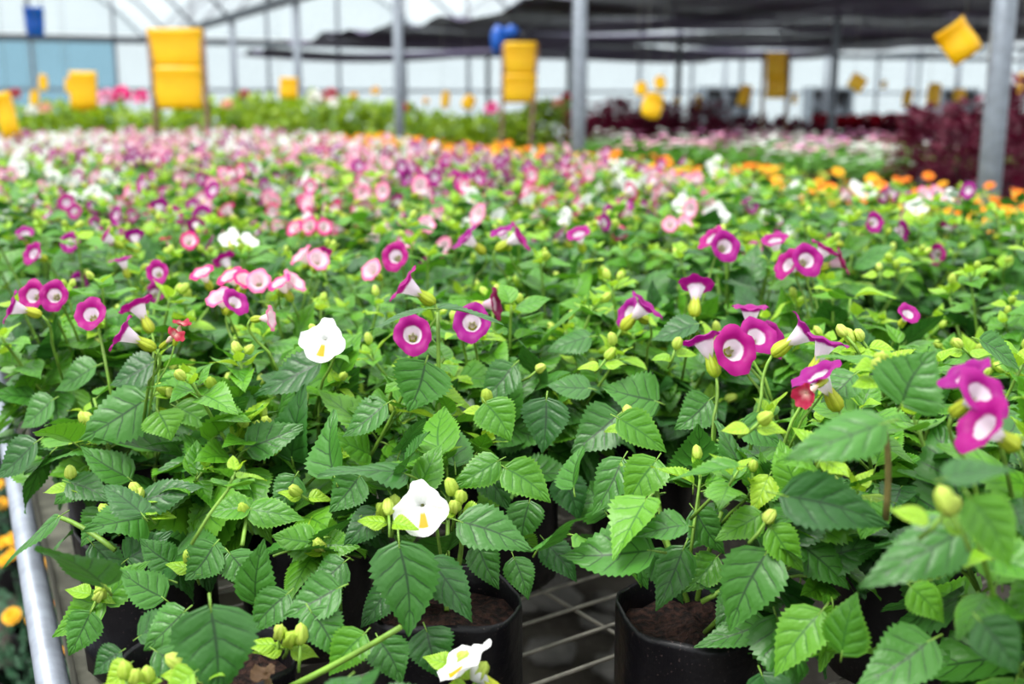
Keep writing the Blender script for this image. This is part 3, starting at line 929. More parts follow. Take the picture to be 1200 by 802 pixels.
# open flowers that the photograph shows singly: px, py, facing (right, up, toward the viewer), size, kind, depth (None: at canopy height)
FLOWERS = [
    (37, 345, (-.1, .2, 1), 1.0, 'purple', None), (63, 345, (.15, .2, 1), 1.0, 'purple', None), (12, 358, (-.8, .3, .4), 1.0, 'purple', None),
    (106, 366, (.1, .45, .9), 1.0, 'purple', None), (160, 356, (-.5, .9, -.1), 1.1, 'purple', None), (142, 388, (-.8, .45, .2), 1.1, 'purple', None),
    (212, 379, (.3, .7, .3), .8, 'wilted', None), (205, 392, (.7, .5, .5), .8, 'wilted', None), (184, 318, (.1, .3, 1), .9, 'purple', None),
    (143, 303, (-.2, .8, .2), .9, 'purple', None), (82, 283, (.2, .25, 1), .95, 'purple', None), (87, 247, (.1, .2, 1), .95, 'purple', None),
    (38, 296, (-.3, .3, .9), .95, 'purple', None), (29, 272, (.1, .6, .6), .95, 'purple', None), (110, 242, (.5, .3, .7), .95, 'purple', None), (54, 250, (-.5, .3, .7), .95, 'purple', None),
    (276, 352, (.5, .5, .7), .9, 'purple', None), (256, 347, (-.2, .6, .5), .9, 'pink', None), (310, 790, (-.2, .8, .5), .75, 'dried', .70), (380, 398, (-.1, .25, 1), 1.05, 'white', .95),
    (494, 594, (-.15, .15, 1), 1.05, 'white', .80), (548, 776, (-.6, .7, .15), 1.05, 'white', .72), (463, 299, (-.15, .2, 1), 1.0, 'purple', 1.3),
    (473, 331, (-.8, .55, .15), 1.05, 'purple', 1.0), (483, 390, (.05, .3, 1), 1.05, 'purple', .97), (553, 376, (0, .3, 1), 1.1, 'purple', 1.02),
    (582, 355, (.8, .1, .3), .9, 'deep', 1.12), (545, 277, (-.7, .6, .3), 1.05, 'purple', 1.38), (610, 276, (.8, .45, .2), 1.1, 'purple', 1.35),
    (588, 270, (-.3, .8, .4), .9, 'purple', 1.38), (678, 272, (-.2, .7, .5), 1.0, 'purple', 1.45), (725, 272, (.2, .4, .8), .9, 'rose', 1.75),
    (816, 332, (.1, .8, -.35), 1.15, 'purple', 1.12), (735, 364, (-.8, .4, .5), .9, 'purple', 1.12), (757, 356, (.55, .6, .2), 1.1, 'purple', 1.1),
    (880, 360, (0, .85, .1), 1.05, 'purple', 1.02), (824, 396, (-.25, .85, -.2), 1.1, 'purple', .95), (861, 408, (.15, .2, 1), 1.15, 'purple', .92),
    (888, 391, (.2, .5, .8), 1.05, 'purple', .95), (907, 396, (.7, .2, .7), .95, 'purple', .97), (946, 386, (.75, .6, .2), 1.05, 'purple', .88),
    (968, 398, (.3, .85, .1), 1.0, 'purple', .84), (958, 436, (-.5, .8, .2), 1.0, 'purple', .76), (944, 462, (-.6, -.3, .5), .8, 'wilted', .74),
    (850, 287, (.1, .2, 1), 1.1, 'purple', 1.3), (833, 277, (-.6, .6, .4), 1.0, 'purple', 1.32), (908, 279, (-.2, .75, .4), 1.05, 'purple', 1.35),
    (946, 303, (.1, .25, 1), 1.1, 'purple', 1.22), (967, 290, (.5, .8, .1), 1.0, 'purple', 1.25), (988, 305, (.8, .3, .3), .95, 'deep', 1.25), (922, 308, (-.7, .4, .5), 1.0, 'purple', 1.24),
    (1152, 458, (.25, .5, .8), .88, 'purple', .60), (1132, 436, (-.5, .7, .2), .8, 'purple', .62), (1150, 496, (-.75, .45, .3), .9, 'purple', .585),
    (1065, 366, (.1, .5, .6), .7, 'purple', 1.1), (362, 264, (-.1, .4, .9), 1.0, 'rose', None), (380, 265, (.3, .4, .8), .95, 'rose', None), (345, 266, (-.4, .4, .8), .95, 'rose', None),
    (353, 298, (-.5, .6, .4), 1.0, 'pink', None), (373, 303, (.3, .5, .7), 1.0, 'pink', None), (270, 278, (-.2, .4, .9), .95, 'white', None), (289, 284, (.2, .4, .9), .95, 'white', None),
    (222, 281, (.3, .4, .8), .9, 'rose', None), (194, 280, (-.2, .6, .3), .8, 'wilted', None), (237, 318, (-.2, .7, .5), .95, 'rose', None), (269, 322, (-.3, .6, .5), .95, 'rose', None),
    (287, 326, (.3, .6, .5), .95, 'rose', None), (303, 328, (.1, .4, .7), .95, 'pink', None), (328, 330, (-.3, .6, .4), .95, 'rose', None), (345, 328, (.5, .5, .3), .95, 'pink', None), (318, 372, (.9, .1, .2), .7, 'pink', None),
    (448, 218, (.2, .5, .8), 1.1, 'rose', None), (476, 280, (-.2, .5, .8), 1.0, 'pink', None), (500, 262, (.3, .5, .8), 1.0, 'pink', None), (435, 315, (-.3, .4, .7), .9, 'pink', None),
    (785, 262, (-.2, .4, .8), .95, 'pink', None), (803, 262, (.3, .4, .8), .95, 'pink', None), (840, 250, (0, .1, 1), 1.3, 'white', None), (840, 195, (0, .1, 1), 2.0, 'white', None),
    (716, 248, (.1, .4, .9), 1.0, 'purple', None), (735, 238, (.4, .4, .7), 1.0, 'purple', None), (932, 222, (-.3, .3, .8), 1.3, 'white', None),
    (1066, 234, (-.2, .4, .9), 1.3, 'purple', None), (1084, 228, (.1, .4, .9), 1.3, 'pink', None), (1100, 226, (.3, .4, .8), 1.3, 'pink', None), (1116, 229, (.1, .5, .8), 1.2, 'white', None),
    (1130, 236, (.2, .4, .9), 1.2, 'rose', None), (1074, 242, (-.1, .4, .9), 1.2, 'white', None), (1046, 225, (.1, .3, .9), 1.3, 'purple', None), (1016, 224, (-.3, .4, .8), 1.3, 'white', None), (1004, 219, (.2, .4, .8), 1.2, 'white', None),
    (880, 240, (.2, .4, .8), 1.1, 'purple', None), (808, 225, (.1, .3, .9), 1.2, 'white', None), (800, 238, (-.2, .3, .9), 1.2, 'white', None),
]
# stems that show bare: px points with depth, thickness
STEMS = [
    ([(513, 366), (514, 460), (515, 556)], .94, .0022, 'stem'), ([(470, 735), (410, 770), (340, 806)], .72, .0024, 'stem'),
    ([(766, 543), (778, 620), (806, 706)], .868, .0024, 'stem'), ([(727, 543), (768, 610), (803, 704)], .90, .0022, 'stem'),
    ([(846, 600), (830, 650), (817, 704)], .825, .0022, 'stem'), ([(897, 650), (862, 682), (822, 706)], .80, .0022, 'stem'),
    ([(541, 612), (538, 660), (524, 702)], .825, .0022, 'stem'), ([(500, 655), (505, 680), (516, 704)], .82, .0022, 'stem'),
    ([(67, 606), (95, 618), (135, 645)], .90, .0024, 'stem'), ([(1036, 500), (1041, 545), (1038, 610)], .645, .0022, 'stem_brown'),
    ([(500, 428), (514, 440), (515, 470)], .935, .0014, 'stem'), ([(291, 597), (287, 620), (284, 640)], .885, .0018, 'stem'),
]
# bud clusters at shoot tips
BUDS = [(156, 570, .9), (162, 580, .9), (150, 582, .9), (158, 590, .9), (122, 598, .9), (82, 551, .92), (283, 492, .95), (300, 498, .95), (312, 497, .95), (305, 510, .95),
        (120, 690, .81), (118, 696, .81), (373, 638, .81), (462, 590, .81), (448, 598, .81), (528, 570, .82), (540, 580, .81), (533, 592, .81), (570, 464, .93), (636, 430, 1.0), (716, 413, 1.0), (735, 480, .95),
        (455, 592, .8), (545, 768, .73), (565, 785, .72), (328, 740, .74), (352, 742, .74), (340, 750, .74), (146, 782, .68), (160, 790, .67), (172, 786, .68), (205, 775, .68), (190, 455, 1.0), (198, 458, 1.0),
        (285, 597, .88), (1033, 418, .68), (1030, 426, .68), (900, 488, .72), (220, 650, .84), (1108, 585, .52), (1118, 590, .52), (905, 602, .74), (1005, 390, .9), (995, 392, .9), (985, 385, .9),
        (640, 300, 1.3), (795, 400, 1.0), (1120, 400, .95), (1187, 350, 1.2), (345, 575, .9), (1040, 300, 1.4), (1050, 308, 1.4), (1030, 310, 1.4)]

SHOWN = []      # the pieces above, to keep the grown foliage from covering them
for L in LEAVES:
    mx, my = (L[0] + L[2]) / 2, (L[1] + L[3]) / 2
    SHOWN.append((mx, my, max(L[4], math.hypot(L[2] - L[0], L[3] - L[1])) * 0.55, L[5]))
for f in FLOWERS:
    if f[5]: SHOWN.append((f[0], f[1], 26 * f[3] * .9 / f[5] + 12, f[5]))
def keep_clear(p):
    px, py, zc = project(p)
    if zc < 0.44: return False
    if 630 < px < 715 and py > 655 and zc < 1.02: return False
    if 505 < px < 615 and py > 705 and zc < .95: return False
    if 725 < px < 890 and py > 690 and zc < .9: return False
    if py > 565 and px < 80 - (800 - py) * .22 + 26: return False
    for (x, y, r, d) in SHOWN:
        if zc < d + 0.004 and (px - x) ** 2 + (py - y) ** 2 < (r + 6) ** 2: return False
    return True

near_roots = []
for (x, y, sd_, h, sprd, nst_, lab) in NEAR:
    near_roots.append(full_plant(x, y, sd_, lab, 'torenia on the near part of the bench', h * .94, sprd, nst_, True, shell=85, keep=keep_clear, inner=40)[:2])

def nearest_root(p):
    return min(PLANTS, key=lambda q: (q[1].x - p.x) ** 2 + (q[1].y - p.y) ** 2)

rr = random.Random(5)
for (bx, by, tx, ty, w, zc, face, age) in LEAVES:
    b, t = at(bx, by, zc), at(tx, ty, zc - 0.012 + 0.02 * (1 - face))
    root, loc = nearest_root(b)
    toc = (CAM - (b + t) / 2).normalized()
    nrm = toc * face + ZUP * (1.15 - face) + Vector((rr.uniform(-.2, .2), 0, rr.uniform(-.1, .2)))
    L = (t - b).length
    W = w * zc / F
    m = Matrix.Translation(-loc) @ basis(t - b, nrm, b, L, W / 0.74, (L + W) / 2 * .8)
    add_leaf(root, m, rr.randrange(100), age)

# ------------------------------------------------------------------ the rest of the bench, row after row
def zone_kinds(px, D):
    if D < 1.8: return [('purple', 1.0)]
    if D < 2.5:
        if px < 230: return [('purple', .7), ('rose', .2), ('white', .1)]
        if px < 470: return [('pink', .35), ('rose', .45), ('white', .08), ('purple', .12)]
        if px < 780: return [('pink', .45), ('rose', .25), ('purple', .2), ('white', .1)]
        return [('white', .4), ('purple', .4), ('pink', .2)]
    if D < 4.2:
        if px < 180: return [('white', .45), ('pink', .3), ('purple', .25)]
        if px < 620: return [('pink', .34), ('purple', .36), ('rose', .14), ('white', .16)]
        return [('white', .4), ('purple', .3), ('pink', .3)]
    if px < 620: return [('pink', .32), ('white', .36), ('purple', .22), ('rose', .10)]
    return [('white', .4), ('pink', .3), ('purple', .2), ('rose', .1)]
COLOUR = {'purple': 'magenta-edged', 'rose': 'rose-edged', 'pink': 'pale pink', 'white': 'white'}

# shared foliage of the farther plants
def foliage_me(seed, leaves_lib, h, spread, nst, rosette, budlib):
    stems, leaves, buds, tips = grow(seed, h, spread, nst, True, (.32, .55, .75, .90), rosette, 26, 0, 1.18)
    g = Geo()
    for (pts, r0, r1) in stems:
        g.merge(Geo().tube(pts[::2] if len(pts) > 4 else pts, r0, 3, cap=False), None, 3)
    for (m, var, age, _n, _s) in leaves:
        g.merge(leaves_lib[var % len(leaves_lib)], m, 0 if age == 1 and var % 5 < 2 else age)
    for (m, var) in buds[::2]: g.merge(budlib, m, 4)
    return g.mesh('foliage', [M[a] for a in AGES] + [M['stem'], M['bud']]), tips
FOL_MID = [foliage_me(500 + i, LEAF_LO, .195, .125, 8, True, BUD_LO) for i in range(7)]
FOL_FAR = [foliage_me(600 + i, LEAF_XLO, .195, .135, 8, False, BUD_LO) for i in range(6)]
def flowers_far_me(seed, kind, tips, n):
    r = random.Random(seed)
    g = Geo()
    for i in range(n):
        c = r.choice(tips)
        p = Vector((c.x * 1.05 + r.uniform(-.045, .045), c.y * 1.05 + r.uniform(-.045, .045), max(c.z, .26) + r.uniform(-.01, .045)))
        an = r.uniform(0, 6.28)
        m = flower_matrix(p, Vector((math.cos(an), math.sin(an) - .35, r.uniform(.1, .8))), r.uniform(.95, 1.25))
        g.merge(COR_LO[i % 3], m @ TRANS9, 0).merge(CALYX_LO, m, 1)
    me = g.mesh('flowers', [M[kind], M['calyx']])
    return me
FAR_FLOWERS = {kd: [flowers_far_me(700 + i, kd, FOL_FAR[i][1], 11) for i in range(6)] for kd in ('purple', 'rose', 'pink', 'white')}

r = random.Random(77)
n_mid = n_far = 0
vs_ = [0.135 + 0.196 * i for i in range(9)]
j = 0
u = 0.35
while u < 7.3:
    for i, v in enumerate(vs_):
        p = uv(u + (0.09 if i % 2 else 0) + r.uniform(-.025, .025), min(1.74, max(.12, v + r.uniform(-.025, .025))))
        if p.y < 0.5: continue
        px, py, zc = project(Vector((p.x, p.y, BZ + .28)))
        if not (-60 - 90 / zc < px < 1260 + 90 / zc) or zc < .4: continue
        if any((p.x - q.x) ** 2 + (p.y - q.y) ** 2 < 0.155 ** 2 for _, q in PLANTS[:len(NEAR)]): continue
        D = p.y
        if D < 0.8: continue
        if D < 1.22 and px < 760: continue
        if 1115 < px < 1185 and 1.3 < D < 1.75: continue
        kinds = zone_kinds(px, D)
        kd = r.choices([a for a, _ in kinds], [b for _, b in kinds])[0]
        loc = Vector((p.x, p.y, BZ + .002))
        seed = 1000 + j; j += 1
        where = 'in the rows just behind the first bags' if D < 2.1 else ('in the middle rows of the bench' if D < 3.6 else 'in the far rows of the bench')
        lab = COLOUR[kd] + ' flowering torenia plant standing ' + where
        grp = COLOUR[kd] + ' torenia ' + where
        if D < 1.85:
            t, loc, tips = full_plant(p.x, p.y, seed, lab, grp, .185 + r.uniform(-.015, .02), .12, 6, False)
            n = (r.choice((1, 2, 3)) if px < 480 else r.choice((0, 1, 1, 2))) if not (px > 950 and D < 1.6) else r.choice((0, 0, 1))
            for q in range(n):
                c = r.choice(tips)
                an = r.uniform(0, 6.28)
                add_flower(t, loc, loc + c + Vector((r.uniform(-.03, .03), r.uniform(-.03, .03), r.uniform(.0, .03))),
                           Vector((math.cos(an), math.sin(an) - .5, r.uniform(.2, .8))), r.uniform(.9, 1.05), kd, r)
        elif D < 3.6:
            t = plant_root(loc, lab, grp)
            fm, tips = FOL_MID[j % 7]
            rot = r.uniform(0, 6.28)
            f = obj('foliage', fm, t, Matrix.Rotation(rot, 4, 'Z') @ Matrix.Scale(r.uniform(.92, 1.06), 4)); f['kind'] = 'stuff'
            n = r.randint(9, 14) if D > 2.3 else r.randint(5, 9)
            if 440 < px < 800: n = int(n * 1.35)
            if px > 820 and D < 2.9: n = r.choice((1, 2, 3))
            for q in range(n):
                c = Matrix.Rotation(rot, 3, 'Z') @ r.choice(tips)
                an = r.uniform(0, 6.28)
                pos = Vector((c.x + r.uniform(-.045, .045), c.y + r.uniform(-.045, .045), max(c.z, .25) + r.uniform(-.01, .045)))
                k2 = kd if r.random() < .85 else r.choices([a for a, _ in kinds], [b for _, b in kinds])[0]
                obj('flower', r.choice(FLOWER_LO_ME[k2]), t, flower_matrix(pos, Vector((math.cos(an), math.sin(an) - .4, r.uniform(.15, .8))), r.uniform(.9, 1.2)))
            n_mid += 1
        else:
            t = plant_root(loc, lab, grp)
            q = r.randrange(6)
            m = Matrix.Rotation(r.uniform(0, 6.28), 4, 'Z')
            f = obj('foliage', FOL_FAR[q][0], t, m); f['kind'] = 'stuff'
            f = obj('flowers', FAR_FLOWERS[kd][q], t, m); f['kind'] = 'stuff'
            n_far += 1
    u += 0.2

# the single flowers, stems and buds go to the plant that stands nearest
rf = random.Random(9)
for (px, py, fc, s, kd, zc) in FLOWERS:
    p = at(px, py, zc) if zc else on_plane(px, py, CAMZ - 0.185)
    d = RGT * fc[0] + UPV * fc[1] - FWD * fc[2]
    root, loc = nearest_root(p - d.normalized() * .03)
    add_flower(root, loc, p, d, s * (1.04 if zc else .92), kd, rf, rf.uniform(-.25, .25))
for (pts, zc, rad, mt) in STEMS:
    P = [at(a, b, zc + (.007 if zc < .84 or zc > .91 else -.011) * i) for i, (a, b) in enumerate(pts)]
    root, loc = nearest_root(P[-1])
    obj('stem', stem_geo([bez(P[0], P[1] * 2 - (P[0] + P[2]) / 2, P[2], q / 6) - loc for q in range(7)], rad * .8, rad).mesh('stem', M[mt]), root)
for (px, py, zc) in BUDS:
    p = at(px, py, zc)
    root, loc = nearest_root(p)
    d = ZUP + rand_unit(rf) * .8
    obj('bud', BUD_ME[rf.randrange(2)], root, Matrix.Translation(-loc) @ aim_z(d, VD, p - d.normalized() * .008, rf.uniform(1.0, 1.25)))
    if rf.random() < .7:
        for sg in (-1, 1):
            dd = Vector((sg, rf.uniform(-.6, .2), rf.uniform(-.1, .4))).normalized()
            add_leaf(root, Matrix.Translation(-loc) @ basis(dd, ZUP - FWD * .6, p - d.normalized() * .014 + dd * .004, .018, .018, .018), rf.randrange(50), 2)

# ------------------------------------------------------------------ marigolds
M['mari_dark'] = leaf_mat('marigold_leaf', (0.02, 0.075, 0.035), (0.05, 0.15, 0.07), (0.02, 0.07, 0.03), k_lat=0.0)
M['mari_lime'] = leaf_mat('marigold_leaf_lime', (0.24, 0.38, 0.03), (0.42, 0.52, 0.05), (0.2, 0.34, 0.03), k_lat=0.0, transl=0.3)
M['orange'] = plain('marigold_orange', (0.90, 0.22, 0.01), 0.6, 0.2, 0.25, 200)
M['amber'] = plain('marigold_amber', (0.92, 0.42, 0.015), 0.6, 0.2, 0.2, 200)
def pom_geo(seed, rad=.022, rows=4, n=11):
    r = random.Random(seed)
    g = Geo()
    for i in range(rows):
        q = rad * (1 - .22 * i); el = .15 + .38 * i
        for k in range(n - i * 2):
            a = 2 * math.pi * (k + .5 * (i % 2) + r.uniform(-.15, .15)) / (n - i * 2)
            d = Vector((math.cos(a) * math.cos(el), math.sin(a) * math.cos(el), math.sin(el)))
            s = Vector((-math.sin(a), math.cos(a), 0))
            w = q * .42
            o = Vector((0, 0, .003))
            up = d.cross(s) * -1
            vs = [o, o + d * q * .6 + s * w * .8, o + d * q + s * w * .5 + up * .003, o + d * q - s * w * .5 + up * .003, o + d * q * .6 - s * w * .8]
            g.add(vs, [(0, 1, 2, 3, 4)])
    return g
POM = {c: [pom_geo(i).mesh('flower', M[c]) for i in range(3)] for c in ('orange', 'amber')}
def feather_geo(seed, h, rad, n, mat_n=0):
    r = random.Random(seed)
    g = Geo()
    for i in range(n):
        a = r.uniform(0, 6.28); q = rad * math.sqrt(r.random()); z = h * (1 - .55 * (q / rad) ** 2) * r.uniform(.35, 1.0)
        p = Vector((math.cos(a) * q, math.sin(a) * q, z))
        d = (Vector((math.cos(a), math.sin(a), .5)) + rand_unit(r) * .8).normalized()
        L = r.uniform(.03, .05)
        for e in range(4):
            for sg in (-1, 1):
                dd = (d * .7 + d.orthogonal().normalized() * sg).normalized()
                s = basis(dd, ZUP + rand_unit(r) * .5, p + d * L * (e + .5) / 4, .017, .0085, .017)
                g.merge(LEAF_XLO[0], s, 0)
    return g
def dome_stems(seed, h, rad, n):
    r = random.Random(seed); g = Geo()
    for i in range(n):
        a = 2 * math.pi * i / n + r.uniform(-.3, .3)
        q = rad * r.uniform(.3, .9)
        g.tube([(0, 0, .1), (math.cos(a) * q * .5, math.sin(a) * q * .5, h * .5), (math.cos(a) * q, math.sin(a) * q, h * r.uniform(.8, 1))], .0018, 3, cap=False)
    return g
MFOL = {m: [feather_geo(800 + i, .25, .13, 70).merge(dome_stems(i, .25, .12, 7)).mesh('foliage', M[m]) for i in range(3)] for m in ('mari_dark', 'mari_lime')}
def marigold(loc, fol, n, lab, grp, r, bag=True, cols=('orange', 'orange', 'amber'), fs=1.0):
    t = empty('marigold_plant', loc)
    tag(t, lab, 'plant', grp)
    if bag: obj('grow_bag', BAG_ME[r.randrange(3)], t)
    f = obj('foliage', MFOL[fol][r.randrange(3)], t, Matrix.Rotation(r.uniform(0, 6), 4, 'Z')); f['kind'] = 'stuff'
    for i in range(n):
        a = r.uniform(0, 6.28); q = .12 * math.sqrt(r.random())
        p = Vector((math.cos(a) * q, math.sin(a) * q, .255 * (1 - .35 * (q / .13) ** 2) + r.uniform(0, .02)))
        d = Vector((math.cos(a) * .5, math.sin(a) * .5 - .4, 1))
        obj('flower', r.choice(POM[r.choice(cols)]), t, aim_z(d, VD, p, r.uniform(.8, 1.15) * fs))
r = random.Random(41)
for u in [1.0 + .235 * i for i in range(31)]:
    for v in (2.14, 2.36, 2.58, 2.76):
        p = uv(u + r.uniform(-.03, .03), v + r.uniform(-.02, .02), BZ + .002)
        px, py, zc = project(p + Vector((0, 0, .25)))
        if zc < .5 or not (-30 < px < 1240): continue
        marigold(p, 'mari_lime', r.randint(5, 8) if zc < 4.5 else 8, 'lime-leaved marigold with orange flowers on the narrow bench', 'marigolds on the narrow bench', r, fs=.85)
for u in [1.55 + .25 * i for i in range(12)]:
    for v in (-.42, -.18, .06, .34):
        p = uv(u + r.uniform(-.05, .05), v + r.uniform(-.04, .04), 0.002)
        px, py, zc = project(p + Vector((0, 0, .2)))
        if not (-60 < px < 420): continue
        marigold(p, 'mari_dark', r.randint(3, 5), 'dark-leaved orange marigold on the floor beside the silver rail', 'marigolds on the floor', r, cols=('orange', 'amber', 'amber'), fs=.78)

# stones under the mesh
M['stone'] = plain('dusty_stone', (0.10, 0.095, 0.085), 0.85, 0.3, 0.35, 14, 0.4)
def stone_geo(seed):
    r = random.Random(seed); g = Geo(); n, m = 10, 6
    ph = [r.uniform(0, 6.28) for _ in range(3)]
    vs = []
    for i in range(m + 1):
        b = math.pi * i / m - math.pi / 2
        for k in range(n):
            a = 2 * math.pi * k / n
            q = 1 + .15 * math.sin(2 * a + ph[0]) + .1 * math.sin(3 * a + 4 * b + ph[1])
            vs.append((math.cos(a) * math.cos(b) * q * .07, math.sin(a) * math.cos(b) * q * .055, (math.sin(b) * q + 1) * .03))
    fs = [(i * n + k, i * n + (k + 1) % n, (i + 1) * n + (k + 1) % n, (i + 1) * n + k) for i in range(m) for k in range(n)]
    return g.add(vs, fs)
SM = [stone_geo(i).mesh('stone', M['stone']) for i in range(4)]
for i in range(16):
    p = on_plane(r.uniform(600, 760), r.uniform(640, 800), 0.0)
    o = obj('stone', SM[i % 4], None, Matrix.Translation((p.x, p.y, -.004)) @ Matrix.Rotation(r.uniform(0, 6), 4, 'Z') @ Matrix.Scale(r.uniform(.6, 1.3), 4))
    tag(o, 'pale dusty stone on the dark floor below the mesh', 'stone', 'stones under the bench')

# ------------------------------------------------------------------ plants behind
M['shrub_leaf'] = leaf_mat('shrub_leaf', (0.08, 0.19, 0.006), (0.28, 0.40, 0.014), (0.06, 0.15, 0.005), transl=0.3)
M['maroon_leaf'] = leaf_mat('maroon_leaf', (0.045, 0.003, 0.010), (0.15, 0.006, 0.035), (0.03, 0.002, 0.008), transl=0.15, spec=0.2, rough=0.55)
M['pot'] = plain('dark_plastic_pot', (0.02, 0.02, 0.022), 0.45, 0.5, 0.2, 20)
BLOOM = {'hot pink': (0.90, 0.02, 0.30), 'soft pink': (0.92, 0.42, 0.62), 'red': (0.50, 0.006, 0.03), 'white': (0.92, 0.92, 0.88), 'peach': (0.88, 0.45, 0.35), 'yellow': (0.92, 0.52, 0.02), 'mauve': (0.55, 0.20, 0.42)}
for n_, c_ in BLOOM.items(): M['bloom ' + n_] = plain('bloom_' + n_.replace(' ', '_'), c_, 0.55, 0.2, 0.12, 60)
def ball_bloom(seed, rad=.05):
    r = random.Random(seed); g = Geo()
    for i in range(46):
        d = rand_unit(r)
        if d.z < -.5: d.z *= -1
        m = basis((d + rand_unit(r) * .5).normalized(), d, d * rad * r.uniform(.35, .75), rad * .75, rad * 1.0, rad * .6)
        g.merge(LEAF_XLO[i % 5], m, 0)
    return g
BALL = [ball_bloom(i) for i in range(3)]
BALL_ME = {n_: [b.mesh('bloom', M['bloom ' + n_]) for b in BALL] for n_ in BLOOM}
def mass_geo(seed, n, rx, z0, z1, ls):
    """a bushy crown: leaves all over a rounded volume"""
    r = random.Random(seed); g = Geo()
    for i in range(n):
        d = rand_unit(r)
        q = r.uniform(.45, 1.0) ** .5
        p = Vector((d.x * rx * q, d.y * rx * q, (z0 + z1) / 2 + d.z * (z1 - z0) / 2 * q))
        dd = (d + rand_unit(r) * .8).normalized()
        L = ls * r.uniform(.7, 1.3)
        g.merge(LEAF_XLO[i % 5], basis(dd, d + ZUP * .8 + rand_unit(r) * .5, p, L, L * 1.05, L), 0)
    return g
def pot_geo(rad, h):
    seg = 20; vs = []; prof = [(rad * .75, 0), (rad * .98, h * .9), (rad * 1.06, h * .9), (rad * 1.06, h), (rad * .95, h), (rad * .93, h - .03)]
    for q, z in prof:
        for k in range(seg): vs.append((math.cos(6.2832 * k / seg) * q, math.sin(6.2832 * k / seg) * q, z))
    fs = [(i * seg + k, i * seg + (k + 1) % seg, (i + 1) * seg + (k + 1) % seg, (i + 1) * seg + k) for i in range(5) for k in range(seg)]
    fs += [tuple(range(seg - 1, -1, -1)), tuple(5 * seg + k for k in range(seg))]
    return Geo().add(vs, fs)
POT_ME = pot_geo(.2, .36).mesh('pot', M['pot'])
def trunk_me(h, n, spread, mat, seed):
    r = random.Random(seed); g = Geo()
    for i in range(n):
        a = r.uniform(0, 6.28)
        g.tube([(0, 0, .3), (math.cos(a) * spread * .4, math.sin(a) * spread * .4, h * .6), (math.cos(a) * spread, math.sin(a) * spread, h)], .008, 5)
    return g.mesh('stem', mat)
SHRUB_ME = [mass_geo(20 + i, 1000, .42, .34, 1.20, .075).mesh('foliage', M['shrub_leaf']) for i in range(4)]
SHRUB_TR = [trunk_me(1.0, 6, .25, M['stem_brown'], i) for i in range(4)]
shrubs = [(20, 8.2, 1.0), (75, 8.0, 1.04), (128, 8.3, 1.02), (185, 8.1, .98), (245, 8.3, 1.05), (300, 8.1, 1.08), (352, 8.5, 1.08), (405, 8.6, 1.06), (455, 8.8, 1.03),
          (505, 9.4, .97), (552, 9.6, .95), (600, 9.8, .96), (645, 9.7, 1.04)]
r = random.Random(63)
SHRUB_LAB = ['green shrub at the row end by the drooping amber card', 'green shrub under the ragged yellow card', 'green shrub below the hot pink blooms', 'green shrub behind the large double yellow card',
             'green shrub with a peach bloom beside the large double card', 'green shrub before the slim post that carries the gutter beam', 'green shrub below the small square yellow card', 'green shrub under the bright red bloom',
             'green shrub under two small yellow blooms', 'green shrub at the grey post near the net corner', 'green shrub under two small rounded yellow cards', 'green shrub behind the staked card with the blue bag', 'green shrub beside the dusky blooms and the grey post']
for i, (px, zc, s) in enumerate(shrubs):
    b = at(px, 140, zc)
    t = empty('potted_shrub', (b.x, b.y, 0), r.uniform(0, 6))
    tag(t, SHRUB_LAB[i], 'shrub', 'green shrubs behind the torenia bench')
    obj('pot', POT_ME, t)
    obj('stem', SHRUB_TR[i % 4], t)
    f = obj('foliage', SHRUB_ME[i % 4], t, Matrix.Diagonal((1, 1, s, 1))); f['kind'] = 'stuff'
